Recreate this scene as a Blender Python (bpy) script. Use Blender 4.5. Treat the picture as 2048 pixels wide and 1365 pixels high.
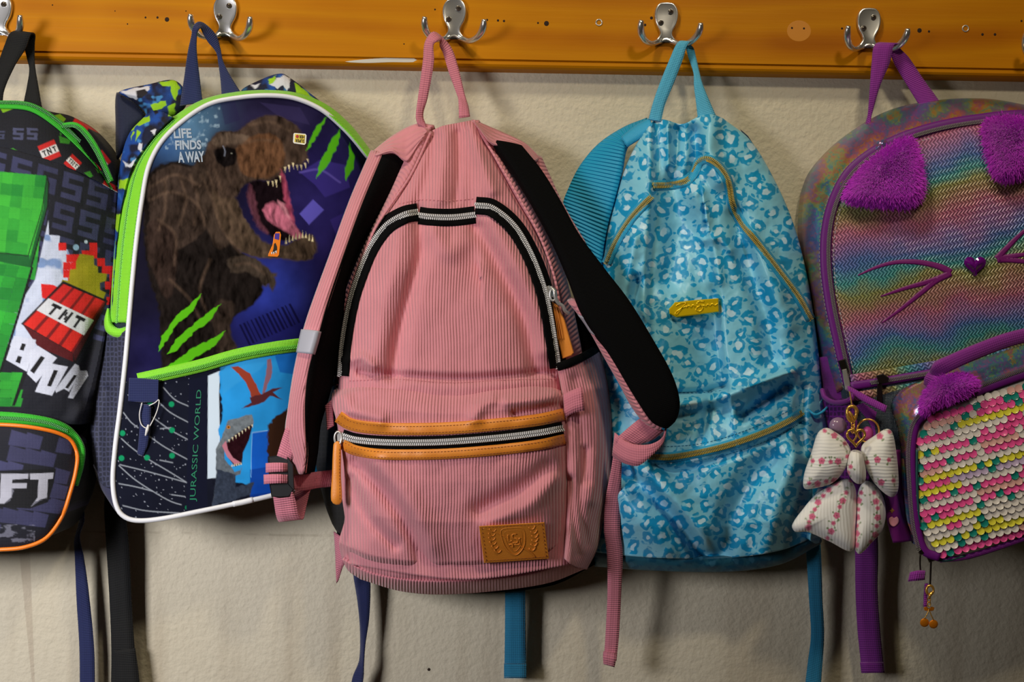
import bpy, bmesh, math, random
import numpy as np
from mathutils import Vector, Matrix
from mathutils.kdtree import KDTree

for o in list(bpy.data.objects):
    bpy.data.objects.remove(o, do_unlink=True)
scene = bpy.context.scene
COLL = scene.collection
random.seed(4)
rng = np.random.default_rng(7)

# ------------------------------------------------------------------ camera
CAM_D, FPX, ROLL = 1.4, 2800.0, 0.0180        # metres from the wall, focal length in px of 2048, roll
cam = bpy.data.cameras.new('camera')
cam.sensor_width = 36.0
cam.lens = 36.0 * FPX / 2048.0
cam.clip_start = 0.02
cam_o = bpy.data.objects.new('camera', cam)
COLL.objects.link(cam_o)
_r = Vector((math.cos(ROLL), 0, math.sin(ROLL)))
_u = Vector((-math.sin(ROLL), 0, math.cos(ROLL)))
_f = Vector((0, 1, 0))
cam_o.matrix_world = Matrix(((_r.x, _u.x, -_f.x, 0), (_r.y, _u.y, -_f.y, -CAM_D), (_r.z, _u.z, -_f.z, 0), (0, 0, 0, 1)))
scene.camera = cam_o

# ------------------------------------------------------------------ world, lights, exposure
def C(r, g, b):
    def f(v):
        v = v / 255.0
        return v / 12.92 if v <= 0.04045 else ((v + 0.055) / 1.055) ** 2.4
    return (f(r), f(g), f(b))

world = bpy.data.worlds.new('room')
scene.world = world
world.use_nodes = True
world.node_tree.nodes['Background'].inputs[0].default_value = (*C(200, 176, 140), 1)
world.node_tree.nodes['Background'].inputs[1].default_value = 0.025

def area(name, loc, target, size, power, col, sy=None):
    l = bpy.data.lights.new(name, 'AREA')
    l.shape = 'RECTANGLE'
    l.size = size
    l.size_y = sy or size
    l.energy = power
    l.color = col
    o = bpy.data.objects.new(name, l)
    COLL.objects.link(o)
    o.location = loc
    d = Vector(target) - Vector(loc)
    o.rotation_euler = d.to_track_quat('-Z', 'Y').to_euler()
    return o

area('ceiling_lamp', (-0.50, -0.95, 1.45), (-0.2, 0, 0.0), 0.20, 10.5, (1.0, 0.90, 0.66))
left_light = area('added_left_light', (-0.95, -1.25, 0.12), (-0.46, 0, -0.16), 0.36, 3.15, (0.97, 0.96, 1.0))  # unseen light added at left so brightness falls off to the right
left_light.data.spread = math.radians(70)  # beam narrowed to keep the right side darker
area('side_lamp', (0.36, -1.20, 1.00), (0.1, 0, 0.05), 0.12, 5.0, (1.0, 0.88, 0.66))
vs = scene.view_settings
vs.view_transform = 'Standard'
vs.look = 'None'
vs.exposure = 0.0
vs.gamma = 1.0
vs.use_curve_mapping = False

# ------------------------------------------------------------------ helpers: space
def P(x, y, d):
    """world point (metres) on the view line of pixel x,y, d millimetres in front of the wall"""
    x = np.asarray(x, float); y = np.asarray(y, float); d = np.asarray(d, float) / 1000.0
    xc = (x - 1024.0) / FPX
    zc = -(y - 682.5) / FPX
    k = CAM_D - d
    X = k * (xc * _r.x + zc * _u.x)
    Z = k * (xc * _r.z + zc * _u.z)
    Y = -d + 0 * X
    return np.stack(np.broadcast_arrays(X, Y, Z), -1)

def sp(pts, n, closed=False):
    """smooth curve through points, n samples evenly spaced"""
    p = np.asarray(pts, float)
    if len(p) == 2 and not closed:
        t = np.linspace(0, 1, n)[:, None]
        return p[0] * (1 - t) + p[1] * t
    if closed:
        q = np.vstack([p[-1], p, p[0], p[1]])
    else:
        q = np.vstack([2 * p[0] - p[1], p, 2 * p[-1] - p[-2]])
    out = []
    m = 14
    for i in range(1, len(q) - 2):
        p0, p1, p2, p3 = q[i - 1], q[i], q[i + 1], q[i + 2]
        d1 = max(np.linalg.norm(p2 - p1), 1e-6)
        d0 = max(np.linalg.norm(p1 - p0), 1e-6)
        d2 = max(np.linalg.norm(p3 - p2), 1e-6)
        t1 = (p2 - p0) / (d0 + d1) * d1
        t2 = (p3 - p1) / (d1 + d2) * d1
        t = np.linspace(0, 1, m, endpoint=False)[:, None]
        h = (2 * t**3 - 3 * t**2 + 1) * p1 + (t**3 - 2 * t**2 + t) * t1 + (-2 * t**3 + 3 * t**2) * p2 + (t**3 - t**2) * t2
        out.append(h)
    out = np.vstack(out + ([] if closed else [p[-1][None]]))
    if closed:
        out = np.vstack([out, out[0]])
    s = np.concatenate([[0], np.cumsum(np.linalg.norm(np.diff(out, axis=0), axis=1))])
    tt = np.linspace(0, s[-1], n, endpoint=not closed)
    return np.stack([np.interp(tt, s, out[:, k]) for k in range(out.shape[1])], -1)

def hashn(ix, iy, seed):
    h = np.sin(ix * 127.1 + iy * 311.7 + seed * 74.7) * 43758.5453
    return h - np.floor(h)

def vnoise(x, y, seed=0):
    ix, iy = np.floor(x), np.floor(y)
    fx, fy = x - ix, y - iy
    fx = fx * fx * (3 - 2 * fx); fy = fy * fy * (3 - 2 * fy)
    a = hashn(ix, iy, seed); b = hashn(ix + 1, iy, seed)
    c = hashn(ix, iy + 1, seed); d = hashn(ix + 1, iy + 1, seed)
    return (a * (1 - fx) + b * fx) * (1 - fy) + (c * (1 - fx) + d * fx) * fy

def fbm(x, y, seed=0, oct=4):
    r = 0; a = 0.5
    for k in range(oct):
        r = r + a * vnoise(x, y, seed + k * 13)
        x = x * 2.03; y = y * 2.03; a *= 0.5
    return r

def pdist(px, py, pts):
    """distance to polyline, and side sign"""
    best = np.full(np.shape(px), 1e9); sg = np.ones(np.shape(px))
    pts = np.asarray(pts, float)
    for a, b in zip(pts[:-1], pts[1:]):
        ex, ey = b - a
        L = ex * ex + ey * ey + 1e-9
        t = np.clip(((px - a[0]) * ex + (py - a[1]) * ey) / L, 0, 1)
        dx = px - (a[0] + t * ex); dy = py - (a[1] + t * ey)
        d = np.hypot(dx, dy)
        s = np.sign(ex * dy - ey * dx)
        m = d < best
        best = np.where(m, d, best); sg = np.where(m, s, sg)
    return best, sg

def folds(px, py, lst):
    r = np.zeros(np.shape(px))
    for f in lst:
        pts = sp(f[1], 24) if len(f[1]) > 2 else f[1]
        d, s = pdist(px, py, pts)
        if f[0] == 'g':
            r = r + f[3] * np.exp(-(d / f[2]) ** 2)
        else:                                   # one-sided step that dies out over f[4]
            r = r + f[3] * 0.5 * (1 + np.tanh(s * d / f[2])) * np.exp(-(d / f[4]) ** 2)
    return r

# ------------------------------------------------------------------ helpers: objects
WLOC = {}
def tag(o, label=None, cat=None, group=None, kind=None):
    if label: o['label'] = label
    if cat: o['category'] = cat
    if group: o['group'] = group
    if kind: o['kind'] = kind
    return o

def thing(name, loc, label, cat, group=None):
    o = bpy.data.objects.new(name, None)
    o.empty_display_size = 0.03
    COLL.objects.link(o)
    o.location = loc
    WLOC[o.name] = np.array(loc, float)
    return tag(o, label, cat, group)

def mk(name, V, faces, m, parent=None, uv=None, col=None, smooth=True, label=None, kind=None, fix=False):
    V = np.asarray(V, float)
    org = WLOC[parent.name] if parent is not None else V.mean(0)
    me = bpy.data.meshes.new(name)
    me.from_pydata((V - org).tolist(), [], faces if isinstance(faces, list) else faces.tolist())
    if fix:
        bm = bmesh.new(); bm.from_mesh(me)
        bmesh.ops.recalc_face_normals(bm, faces=bm.faces)
        bm.to_mesh(me); bm.free()
    li = np.empty(len(me.loops), dtype=np.int32)
    me.loops.foreach_get('vertex_index', li)
    if uv is not None:
        l = me.uv_layers.new(name='UVMap')
        l.data.foreach_set('uv', np.asarray(uv, np.float32)[li].ravel())
    if col is not None:
        a = me.color_attributes.new('Col', 'FLOAT_COLOR', 'POINT')
        c4 = np.ones((len(V), 4), np.float32); c4[:, :3] = col
        a.data.foreach_set('color', c4.ravel())
    if smooth:
        me.polygons.foreach_set('use_smooth', np.ones(len(me.polygons), bool))
    me.materials.append(m)
    me.update()
    o = bpy.data.objects.new(name, me)
    COLL.objects.link(o)
    if parent is not None:
        o.parent = parent
        if parent.type != 'EMPTY':
            o.location = (0, 0, 0)
        WLOC[o.name] = org
    else:
        o.location = org
        WLOC[o.name] = org
    if label: o['label'] = label
    if kind: o['kind'] = kind
    return o

class Surf:
    def __init__(s, obj, px, py, d):
        s.obj, s.px, s.py, s.dd = obj, px.ravel(), py.ravel(), d.ravel()
        s.kd = KDTree(len(s.px))
        for i in range(len(s.px)):
            s.kd.insert((s.px[i], s.py[i], 0), i)
        s.kd.balance()
    def d(s, x, y):
        x = np.asarray(x, float); y = np.asarray(y, float)
        out = np.empty(x.size)
        for i, (a, b) in enumerate(zip(x.ravel(), y.ravel())):
            w = 0; v = 0
            for co, idx, dist in s.kd.find_n((a, b, 0), 4):
                k = 1.0 / (dist + 0.3) ** 2
                w += k; v += k * s.dd[idx]
            out[i] = v / w
        return out.reshape(x.shape)

def gridfaces(nv, nu, off=0):
    i = np.arange(nv - 1)[:, None] * nu + np.arange(nu - 1)[None]
    i = i.ravel() + off
    return np.stack([i, i + nu, i + nu + 1, i + 1], -1)

def coons(name, T, R, B, L, df, nu, nv, m, parent, back=None, uvf=None, paint=None, kd=True, label=None, backscale=1.0):
    T, B = sp(T, nu), sp(B, nu)
    L, R = sp(L, nv), sp(R, nv)
    u = np.linspace(0, 1, nu)[None, :, None]; v = np.linspace(0, 1, nv)[:, None, None]
    S = (1 - v) * T[None] + v * B[None] + (1 - u) * L[:, None] + u * R[:, None] \
        - ((1 - u) * (1 - v) * T[0] + u * (1 - v) * T[-1] + (1 - u) * v * B[0] + u * v * B[-1])
    px, py = S[..., 0], S[..., 1]
    U = np.broadcast_to(u[..., 0], px.shape); Vv = np.broadcast_to(v[..., 0], px.shape)
    d = df(U, Vv, px, py) + 0 * px
    V = P(px, py, d).reshape(-1, 3)
    if uvf: uv = np.stack(uvf(U, Vv, px, py), -1).reshape(-1, 2)
    else: uv = np.stack([px, -py], -1).reshape(-1, 2)
    F = gridfaces(nv, nu).tolist()
    col = paint(px.ravel(), py.ravel()) if paint else None
    if back is not None:
        idx = np.arange(nv * nu).reshape(nv, nu)
        loop = np.concatenate([idx[0, :-1], idx[:-1, -1], idx[-1, :0:-1], idx[:0:-1, 0]])
        n0 = len(V); n = len(loop)
        BV = V[loop].copy()
        bd = np.minimum(-back / 1000.0, 0)
        BV[:, 1] = np.maximum(BV[:, 1], bd)
        if backscale != 1.0:
            c = BV.mean(0); BV[:, [0, 2]] = c[[0, 2]] + (BV[:, [0, 2]] - c[[0, 2]]) * backscale
        V = np.vstack([V, BV])
        uv = np.vstack([uv, uv[loop]])
        if col is not None: col = np.vstack([col, col[loop]])
        for k in range(n):
            k2 = (k + 1) % n
            F.append([int(loop[k]), int(loop[k2]), n0 + k2, n0 + k])
        F.append([n0 + k for k in range(n)])
    o = mk(name, V, F, m, parent, uv, col, label=label)
    return Surf(o, px, py, d) if kd else o

def strip(name, A, Bc, m, parent, thick=1.4, k=3, uvscale=None, label=None, dome=0.0, col=None, fix=True):
    """solid band between two 3D edge curves (n,3)"""
    n = len(A)
    t = np.linspace(0, 1, k + 1)[None, :, None]
    G = A[:, None] * (1 - t) + Bc[:, None] * t
    tan = np.gradient((A + Bc) / 2, axis=0)
    w = Bc - A
    nor = np.cross(tan, w)
    nor /= (np.linalg.norm(nor, axis=1, keepdims=True) + 1e-12)
    for i in range(1, n):
        if np.dot(nor[i], nor[i - 1]) < 0: nor[i] = -nor[i]
    th = thick / 1000.0
    prof = (1 - (2 * t - 1) ** 2) * dome / 1000.0
    F1 = G + nor[:, None] * (th / 2 + prof)
    F2 = G - nor[:, None] * (th / 2 + prof)
    ring = np.concatenate([F1, F2[:, ::-1]], 1)
    c = ring.shape[1]
    V = ring.reshape(-1, 3)
    s = np.concatenate([[0], np.cumsum(np.linalg.norm(np.diff((A + Bc) / 2, axis=0), axis=1))]) * 2000
    wid = np.linalg.norm(w, axis=1) * 2000
    tt = np.concatenate([np.linspace(0, 1, k + 1), np.linspace(1, 0, k + 1)])
    uv = np.stack([wid[:, None] * tt[None], np.broadcast_to(s[:, None], (n, c))], -1).reshape(-1, 2)
    F = []
    for i in range(n - 1):
        for j in range(c):
            j2 = (j + 1) % c
            F.append([i * c + j, i * c + j2, (i + 1) * c + j2, (i + 1) * c + j])
    F.append(list(range(c))[::-1]); F.append([(n - 1) * c + j for j in range(c)])
    return mk(name, V, F, m, parent, uv, col, label=label, fix=fix)

def strap(name, st, m, parent, thick=1.4, n=48, label=None, dome=0.0, k=3):
    """st rows: xl,yl,dl, xr,yr,dr"""
    q = sp(st, n)
    A = P(q[:, 0], q[:, 1], q[:, 2]); B = P(q[:, 3], q[:, 4], q[:, 5])
    return strip(name, A, B, m, parent, thick, k, label=label, dome=dome)

def offs(path, n, closed=False):
    q = sp(path, n, closed)
    t = np.gradient(q[:, :2], axis=0)
    t /= np.linalg.norm(t, axis=1, keepdims=True) + 1e-9
    return q, np.stack([-t[:, 1], t[:, 0]], -1), t

def band(name, path, hw, df, lift, m, parent, n=80, k=4, dome=0.8, label=None, sink=1.2, shift=0.0, kind=None):
    """band that follows a surface; df(x,y) depth; hw half width in px (number or list along path)"""
    q, nr, t = offs(path, n)
    h = np.interp(np.linspace(0, 1, n), np.linspace(0, 1, len(np.atleast_1d(hw))), np.atleast_1d(hw))
    a = np.linspace(-1, 1, k + 1)
    X = q[:, 0:1] + nr[:, 0:1] * (h[:, None] * a + shift)
    Y = q[:, 1:2] + nr[:, 1:2] * (h[:, None] * a + shift)
    D = (df(X, Y) if callable(df) else df + 0 * X) + lift + dome * (1 - a ** 2)
    V = P(X, Y, D)
    eL = V[:, :1].copy(); eR = V[:, -1:].copy()
    eL[..., 1] += (lift + sink) / 1000; eR[..., 1] += (lift + sink) / 1000
    V = np.concatenate([eL, V, eR], 1)
    c = V.shape[1]
    s = np.concatenate([[0], np.cumsum(np.hypot(*np.diff(q[:, :2], axis=0).T))])
    aw = np.concatenate([[-1], a, [1]])
    uv = np.stack([h[:, None] * aw[None], np.broadcast_to(s[:, None], (n, c))], -1).reshape(-1, 2)
    F = gridfaces(n, c).tolist()
    # closed back
    for i in range(n - 1):
        F.append([i * c, i * c + c - 1, (i + 1) * c + c - 1, (i + 1) * c])
    F.append(list(range(c))); F.append([(n - 1) * c + j for j in range(c)][::-1])
    return mk(name, V.reshape(-1, 3), F, m, parent, uv, label=label, kind=kind)

CUBE_F = [[0, 1, 3, 2], [4, 6, 7, 5], [0, 4, 5, 1], [2, 3, 7, 6], [0, 2, 6, 4], [1, 5, 7, 3]]
def teeth(name, path, w, df, lift, m, parent, pitch=4.0, shift=0.0, h=1.6):
    q0 = sp(path, 200)
    L = np.sum(np.hypot(*np.diff(q0[:, :2], axis=0).T))
    n = max(4, int(L / pitch))
    q, nr, t = offs(path, n)
    V = []; F = []
    X = q[:, 0] + nr[:, 0] * shift; Y = q[:, 1] + nr[:, 1] * shift
    D = (df(X, Y) if callable(df) else df + 0 * X) + lift
    for i in range(n):
        for sgn in (-1, 1):
            b = len(V)
            ph = 0.25 * pitch * sgn
            for zz in (0, 1):
                for aa in (0.08, 1.0):
                    for tt in (-0.36, 0.36):
                        sc = 0.75 if zz else 1.0
                        o = sgn * aa * w * (1 - 0.12 * zz)
                        lt = tt * pitch * sc + ph + (aa - .5) * pitch * 0.35
                        V.append((X[i] + nr[i, 0] * o + t[i, 0] * lt, Y[i] + nr[i, 1] * o + t[i, 1] * lt, D[i] + zz * h))
            F += [[b + j for j in f] for f in CUBE_F]
    V = np.array(V)
    return mk(name, P(V[:, 0], V[:, 1], V[:, 2]), F, m, parent, smooth=False, kind='stuff', fix=True)

def tube(name, pts, r, m, parent, seg=8, closed=False, label=None, flat=1.0):
    pts = np.asarray(pts, float); n = len(pts)
    r = np.interp(np.linspace(0, 1, n), np.linspace(0, 1, len(np.atleast_1d(r))), np.atleast_1d(r)) / 1000.0
    tan = np.gradient(pts, axis=0) if not closed else (np.roll(pts, -1, 0) - np.roll(pts, 1, 0))
    tan /= np.linalg.norm(tan, axis=1, keepdims=True) + 1e-12
    a = np.array([0, -1.0, 0])
    V = []
    prev = None
    for i in range(n):
        if prev is None:
            x = np.cross(tan[i], a)
            if np.linalg.norm(x) < 1e-3: x = np.cross(tan[i], [1, 0, 0.3])
        else:
            x = prev - tan[i] * np.dot(prev, tan[i])
        x /= np.linalg.norm(x); prev = x
        y = np.cross(tan[i], x)
        for k in range(seg):
            an = 2 * math.pi * k / seg
            V.append(pts[i] + r[i] * (math.cos(an) * x + flat * math.sin(an) * y))
    F = []
    for i in range(n if closed else n - 1):
        i2 = (i + 1) % n
        for k in range(seg):
            k2 = (k + 1) % seg
            F.append([i * seg + k, i * seg + k2, i2 * seg + k2, i2 * seg + k])
    if not closed:
        F.append(list(range(seg))[::-1]); F.append([(n - 1) * seg + k for k in range(seg)])
    s = np.concatenate([[0], np.cumsum(np.linalg.norm(np.diff(pts, axis=0), axis=1))]) * 2000
    uv = np.stack([np.tile(np.arange(seg), n) * 2.0, np.repeat(s, seg)], -1)
    return mk(name, V, F, m, parent, uv, label=label, fix=True)

def ptube(name, path, r, m, parent, n=60, seg=8, closed=False, df=None, lift=0, label=None):
    """path rows (x,y,d) in px,px,mm or (x,y) on a surface df"""
    q = sp(path, n, closed)
    d = q[:, 2] if q.shape[1] > 2 else df(q[:, 0], q[:, 1]) + lift
    return tube(name, P(q[:, 0], q[:, 1], d), r, m, parent, seg, closed, label)

def plate(name, poly, df, h, m, parent, bevel=0.6, inset=2.0, smooth_n=0, label=None, sink=1.0, dome=0.0, smooth=False, uvf=None, kind=None):
    """solid plate with bevelled rim over polygon (px); df depth of surface; h height mm"""
    p = sp(poly, smooth_n, True) if smooth_n else np.asarray(poly, float)
    n = len(p)
    nx = np.roll(p, -1, 0) - p; pv = p - np.roll(p, 1, 0)
    nx /= np.linalg.norm(nx, axis=1, keepdims=True) + 1e-9; pv /= np.linalg.norm(pv, axis=1, keepdims=True) + 1e-9
    bis = np.stack([-(nx + pv)[:, 1], (nx + pv)[:, 0]], -1)
    bis /= np.linalg.norm(bis, axis=1, keepdims=True) + 1e-9
    ar = 0.5 * np.sum(p[:, 0] * np.roll(p[:, 1], -1) - np.roll(p[:, 0], -1) * p[:, 1])
    if ar < 0: bis = -bis
    q = p + bis * inset
    D = df(p[:, 0], p[:, 1]) if callable(df) else np.full(n, float(df))
    c = p.mean(0)
    rings = [P(p[:, 0], p[:, 1], D - sink), P(p[:, 0], p[:, 1], D + h - bevel), P(q[:, 0], q[:, 1], D + h)]
    uvs = [p, p, q]
    if dome:
        for f, g in ((0.66, 0.55), (0.33, 0.88)):
            z = c + (q - c) * f
            rings.append(P(z[:, 0], z[:, 1], D * f + D.mean() * (1 - f) + h + dome * g)); uvs.append(z)
    V = np.vstack(rings); uv = np.vstack(uvs)
    F = []
    for a in range(len(rings) - 1):
        for k in range(n):
            k2 = (k + 1) % n
            F.append([a * n + k, a * n + k2, (a + 1) * n + k2, (a + 1) * n + k])
    F.append(list(range(n))[::-1])
    F.append([(len(rings) - 1) * n + k for k in range(n)])
    uv = np.stack([uv[:, 0], -uv[:, 1]], -1)
    return mk(name, V, F, m, parent, uv, label=label, fix=True, smooth=smooth, kind=kind)

def ball(name, x, y, d, rx, ry, rz, m, parent, seg=14, rings=9, label=None):
    """ellipsoid: rx, ry in px, rz in mm"""
    V = []; F = []
    for i in range(rings + 1):
        th = math.pi * i / rings
        for k in range(seg):
            ph = 2 * math.pi * k / seg
            V.append((x + rx * math.sin(th) * math.cos(ph), y - ry * math.cos(th), d + rz * math.sin(th) * math.sin(ph)))
    for i in range(rings):
        for k in range(seg):
            k2 = (k + 1) % seg
            F.append([i * seg + k, i * seg + k2, (i + 1) * seg + k2, (i + 1) * seg + k])
    V = np.array(V)
    return mk(name, P(V[:, 0], V[:, 1], V[:, 2]), F, m, parent, np.stack([V[:, 0], -V[:, 1]], -1), label=label, fix=True)

# ------------------------------------------------------------------ lettering
_tc = {}
def text_mesh(s, shear=0.0, bold=0.0):
    key = (s, shear, bold)
    if key in _tc: return _tc[key]
    cu = bpy.data.curves.new('t', 'FONT')
    cu.body = s; cu.size = 1.0; cu.shear = shear; cu.offset = bold; cu.resolution_u = 3
    o = bpy.data.objects.new('t', cu); COLL.objects.link(o)
    dg = bpy.context.evaluated_depsgraph_get()
    me = o.evaluated_get(dg).to_mesh()
    V = np.array([v.co[:2] for v in me.vertices]); F = [list(p.vertices) for p in me.polygons]
    o.evaluated_get(dg).to_mesh_clear()
    bpy.data.objects.remove(o, do_unlink=True); bpy.data.curves.remove(cu)
    V = (V - V.min(0))
    _tc[key] = (V, F, V.max(0))
    return _tc[key]

def lettering(s, quad, df, lift, m, parent, bold=0.0, label=None, name='lettering', kind=None):
    """text fitted into pixel quad (tl,tr,br,bl)"""
    V, F, mx = text_mesh(s, 0, bold)
    u = (V[:, 0] / mx[0])[:, None]; v = (1 - V[:, 1] / mx[1])[:, None]
    tl, tr, br, bl = [np.asarray(q, float) for q in quad]
    X = (1 - v) * ((1 - u) * tl + u * tr) + v * ((1 - u) * bl + u * br)
    D = (df(X[:, 0], X[:, 1]) if callable(df) else df + 0 * X[:, 0]) + lift
    return mk(name, P(X[:, 0], X[:, 1], D), F, m, parent, smooth=False, label=label)

def flat(name, polys, df, lift, m, parent, label=None):
    """thin printed polygons lying on a surface"""
    V = []; F = []
    for p in polys:
        b = len(V)
        V += [tuple(q) for q in p]; F.append(list(range(b, b + len(p))))
    V = np.array(V, float)
    D = (df(V[:, 0], V[:, 1]) if callable(df) else df + 0 * V[:, 0]) + lift
    return mk(name, P(V[:, 0], V[:, 1], D), F, m, parent, np.stack([V[:, 0], -V[:, 1]], -1), smooth=False, label=label)

# ------------------------------------------------------------------ printed fabric: colours per vertex
class Paint:
    def __init__(s, px, py, base):
        s.x, s.y = px, py
        s.c = np.tile(np.array(base, float), (len(px), 1))
    def mix(s, idx, a, col):
        a = np.clip(a, 0, 1)[:, None]
        s.c[idx] = s.c[idx] * (1 - a) + np.asarray(col, float) * a
    def box(s, x0, y0, x1, y1):
        return np.nonzero((s.x >= x0) & (s.x <= x1) & (s.y >= y0) & (s.y <= y1))[0]
    def poly(s, pts, col, aa=1.4, al=1.0, rough=0.0, smooth=0):
        if smooth: pts = sp(pts, smooth, True)
        p = np.asarray(pts, float)
        i = s.box(*(p.min(0) - 3 - rough), *(p.max(0) + 3 + rough))
        if not len(i): return
        x, y = s.x[i], s.y[i]
        if rough:
            x = x + rough * (vnoise(x / 7, y / 7, 3) - .5) * 2; y = y + rough * (vnoise(x / 7, y / 7, 9) - .5) * 2
        ins = np.zeros(len(i), bool)
        q = np.roll(p, -1, 0)
        for (x1, y1), (x2, y2) in zip(p, q):
            if y1 == y2: continue
            c = ((y1 > y) != (y2 > y)) & (x < (x2 - x1) * (y - y1) / (y2 - y1) + x1)
            ins ^= c
        d, _ = pdist(x, y, np.vstack([p, p[0]]))
        s.mix(i, al * np.clip(0.5 + np.where(ins, d, -d) / aa, 0, 1), col if np.ndim(col) == 1 else col[i])
    def line(s, pts, w, col, aa=1.2, al=1.0, smooth=0):
        if smooth: pts = sp(pts, smooth)
        p = np.asarray(pts, float)
        i = s.box(*(p.min(0) - w - 3), *(p.max(0) + w + 3))
        if not len(i): return
        d, _ = pdist(s.x[i], s.y[i], p)
        s.mix(i, al * np.clip(0.5 + (w / 2 - d) / aa, 0, 1), col)
    def disc(s, x, y, r, col, soft=1.2, al=1.0):
        i = s.box(x - r - soft - 1, y - r - soft - 1, x + r + soft + 1, y + r + soft + 1)
        if not len(i): return
        d = np.hypot(s.x[i] - x, s.y[i] - y)
        s.mix(i, al * np.clip(0.5 + (r - d) / soft, 0, 1), col)
    def glow(s, x, y, rx, ry, col, al=1.0):
        d = ((s.x - x) / rx) ** 2 + ((s.y - y) / ry) ** 2
        s.mix(slice(None), al * np.exp(-d), col)

def quadmap(tl, tr, br, bl):
    tl, tr, br, bl = [np.asarray(q, float) for q in (tl, tr, br, bl)]
    return lambda u, v: tuple((1 - v) * ((1 - u) * tl + u * tr) + v * ((1 - u) * bl + u * br))
# ------------------------------------------------------------------ materials
def N(nt, t, **kw):
    n = nt.nodes.new(t)
    for k, v in kw.items():
        if k.startswith('i_'):
            key = k[2:].replace('_', ' ')
            n.inputs[key].default_value = v
        else: setattr(n, k, v)
    return n

def mat(name, col, rough=0.7, metal=0.0, spec=0.5, sheen=0.0, coat=0.0, build=None, attr=False, trans=0.0, coatr=0.1):
    m = bpy.data.materials.new(name); m.use_nodes = True
    nt = m.node_tree; b = nt.nodes['Principled BSDF']
    b.inputs['Base Color'].default_value = (*col, 1)
    b.inputs['Roughness'].default_value = rough
    b.inputs['Metallic'].default_value = metal
    b.inputs['Specular IOR Level'].default_value = spec
    b.inputs['Sheen Weight'].default_value = sheen
    b.inputs['Sheen Roughness'].default_value = 0.5
    b.inputs['Coat Weight'].default_value = coat
    b.inputs['Coat Roughness'].default_value = coatr
    b.inputs['Transmission Weight'].default_value = trans
    if attr:
        a = N(nt, 'ShaderNodeVertexColor', layer_name='Col')
        nt.links.new(a.outputs[0], b.inputs['Base Color'])
    if build: build(nt, b)
    return m

def uvn(nt, sx=1, sy=1, rot=0):
    t = N(nt, 'ShaderNodeTexCoord'); mp = N(nt, 'ShaderNodeMapping')
    mp.inputs['Scale'].default_value = (sx, sy, 1); mp.inputs['Rotation'].default_value = (0, 0, rot)
    nt.links.new(t.outputs['UV'], mp.inputs['Vector'])
    return mp.outputs[0]

def noise(nt, vec, scale, detail=3, rough=0.5):
    n = N(nt, 'ShaderNodeTexNoise'); n.inputs['Scale'].default_value = scale
    n.inputs['Detail'].default_value = detail; n.inputs['Roughness'].default_value = rough
    if vec is not None: nt.links.new(vec, n.inputs['Vector'])
    return n.outputs['Fac']

def wave(nt, vec, pitch, axis='X', dist=0.0, dscale=0.02, prof='SIN'):
    w = N(nt, 'ShaderNodeTexWave', wave_type='BANDS', bands_direction=axis, wave_profile=prof)
    w.inputs['Scale'].default_value = 0.31416 / pitch
    w.inputs['Distortion'].default_value = dist; w.inputs['Detail'].default_value = 1.5
    w.inputs['Detail Scale'].default_value = dscale / (0.31416 / pitch)
    nt.links.new(vec, w.inputs['Vector'])
    return w.outputs['Fac']

def mth(nt, op, a, b=None, c=None, clamp=False):
    n = N(nt, 'ShaderNodeMath', operation=op); n.use_clamp = clamp
    for i, v in enumerate((a, b, c)):
        if v is None: continue
        if isinstance(v, (int, float)): n.inputs[i].default_value = v
        else: nt.links.new(v, n.inputs[i])
    return n.outputs[0]

def mixc(nt, f, a, b, mode='MIX'):
    n = N(nt, 'ShaderNodeMix', data_type='RGBA', blend_type=mode)
    for s, v in ((0, f), (6, a), (7, b)):
        if isinstance(v, (int, float)): n.inputs[s].default_value = v
        elif isinstance(v, tuple): n.inputs[s].default_value = (*v, 1)
        else: nt.links.new(v, n.inputs[s])
    return n.outputs[2]

def ramp(nt, f, stops, interp='LINEAR'):
    r = N(nt, 'ShaderNodeValToRGB'); r.color_ramp.interpolation = interp
    e = r.color_ramp.elements
    while len(e) < len(stops): e.new(0.5)
    for k, (p, c) in enumerate(stops):
        e[k].position = p; e[k].color = (*c, 1)
    nt.links.new(f, r.inputs[0])
    return r.outputs[0]

def bump(nt, b, h, dist, strength=1.0, prev=None):
    n = N(nt, 'ShaderNodeBump'); n.inputs['Strength'].default_value = strength; n.inputs['Distance'].default_value = dist
    nt.links.new(h, n.inputs['Height'])
    if prev is not None: nt.links.new(prev, n.inputs['Normal'])
    nt.links.new(n.outputs[0], b.inputs['Normal'])
    return n.outputs[0]

def webbing(name, col, pitch=4.2, rough=0.75, depth=0.0005, sheen=0.2):
    def f(nt, b):
        uv = uvn(nt)
        w = wave(nt, uv, pitch, 'Y')
        w2 = wave(nt, uv, pitch * 1.1, 'X')
        h = mth(nt, 'ADD', w, mth(nt, 'MULTIPLY', w2, 0.35))
        n = noise(nt, uv, 0.05)
        cc = mixc(nt, mth(nt, 'MULTIPLY', n, 0.5), col, tuple(v * 0.72 for v in col))
        nt.links.new(cc, b.inputs['Base Color'])
        bump(nt, b, h, depth, 0.8)
    return mat(name, col, rough, sheen=sheen, build=f)

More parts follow.
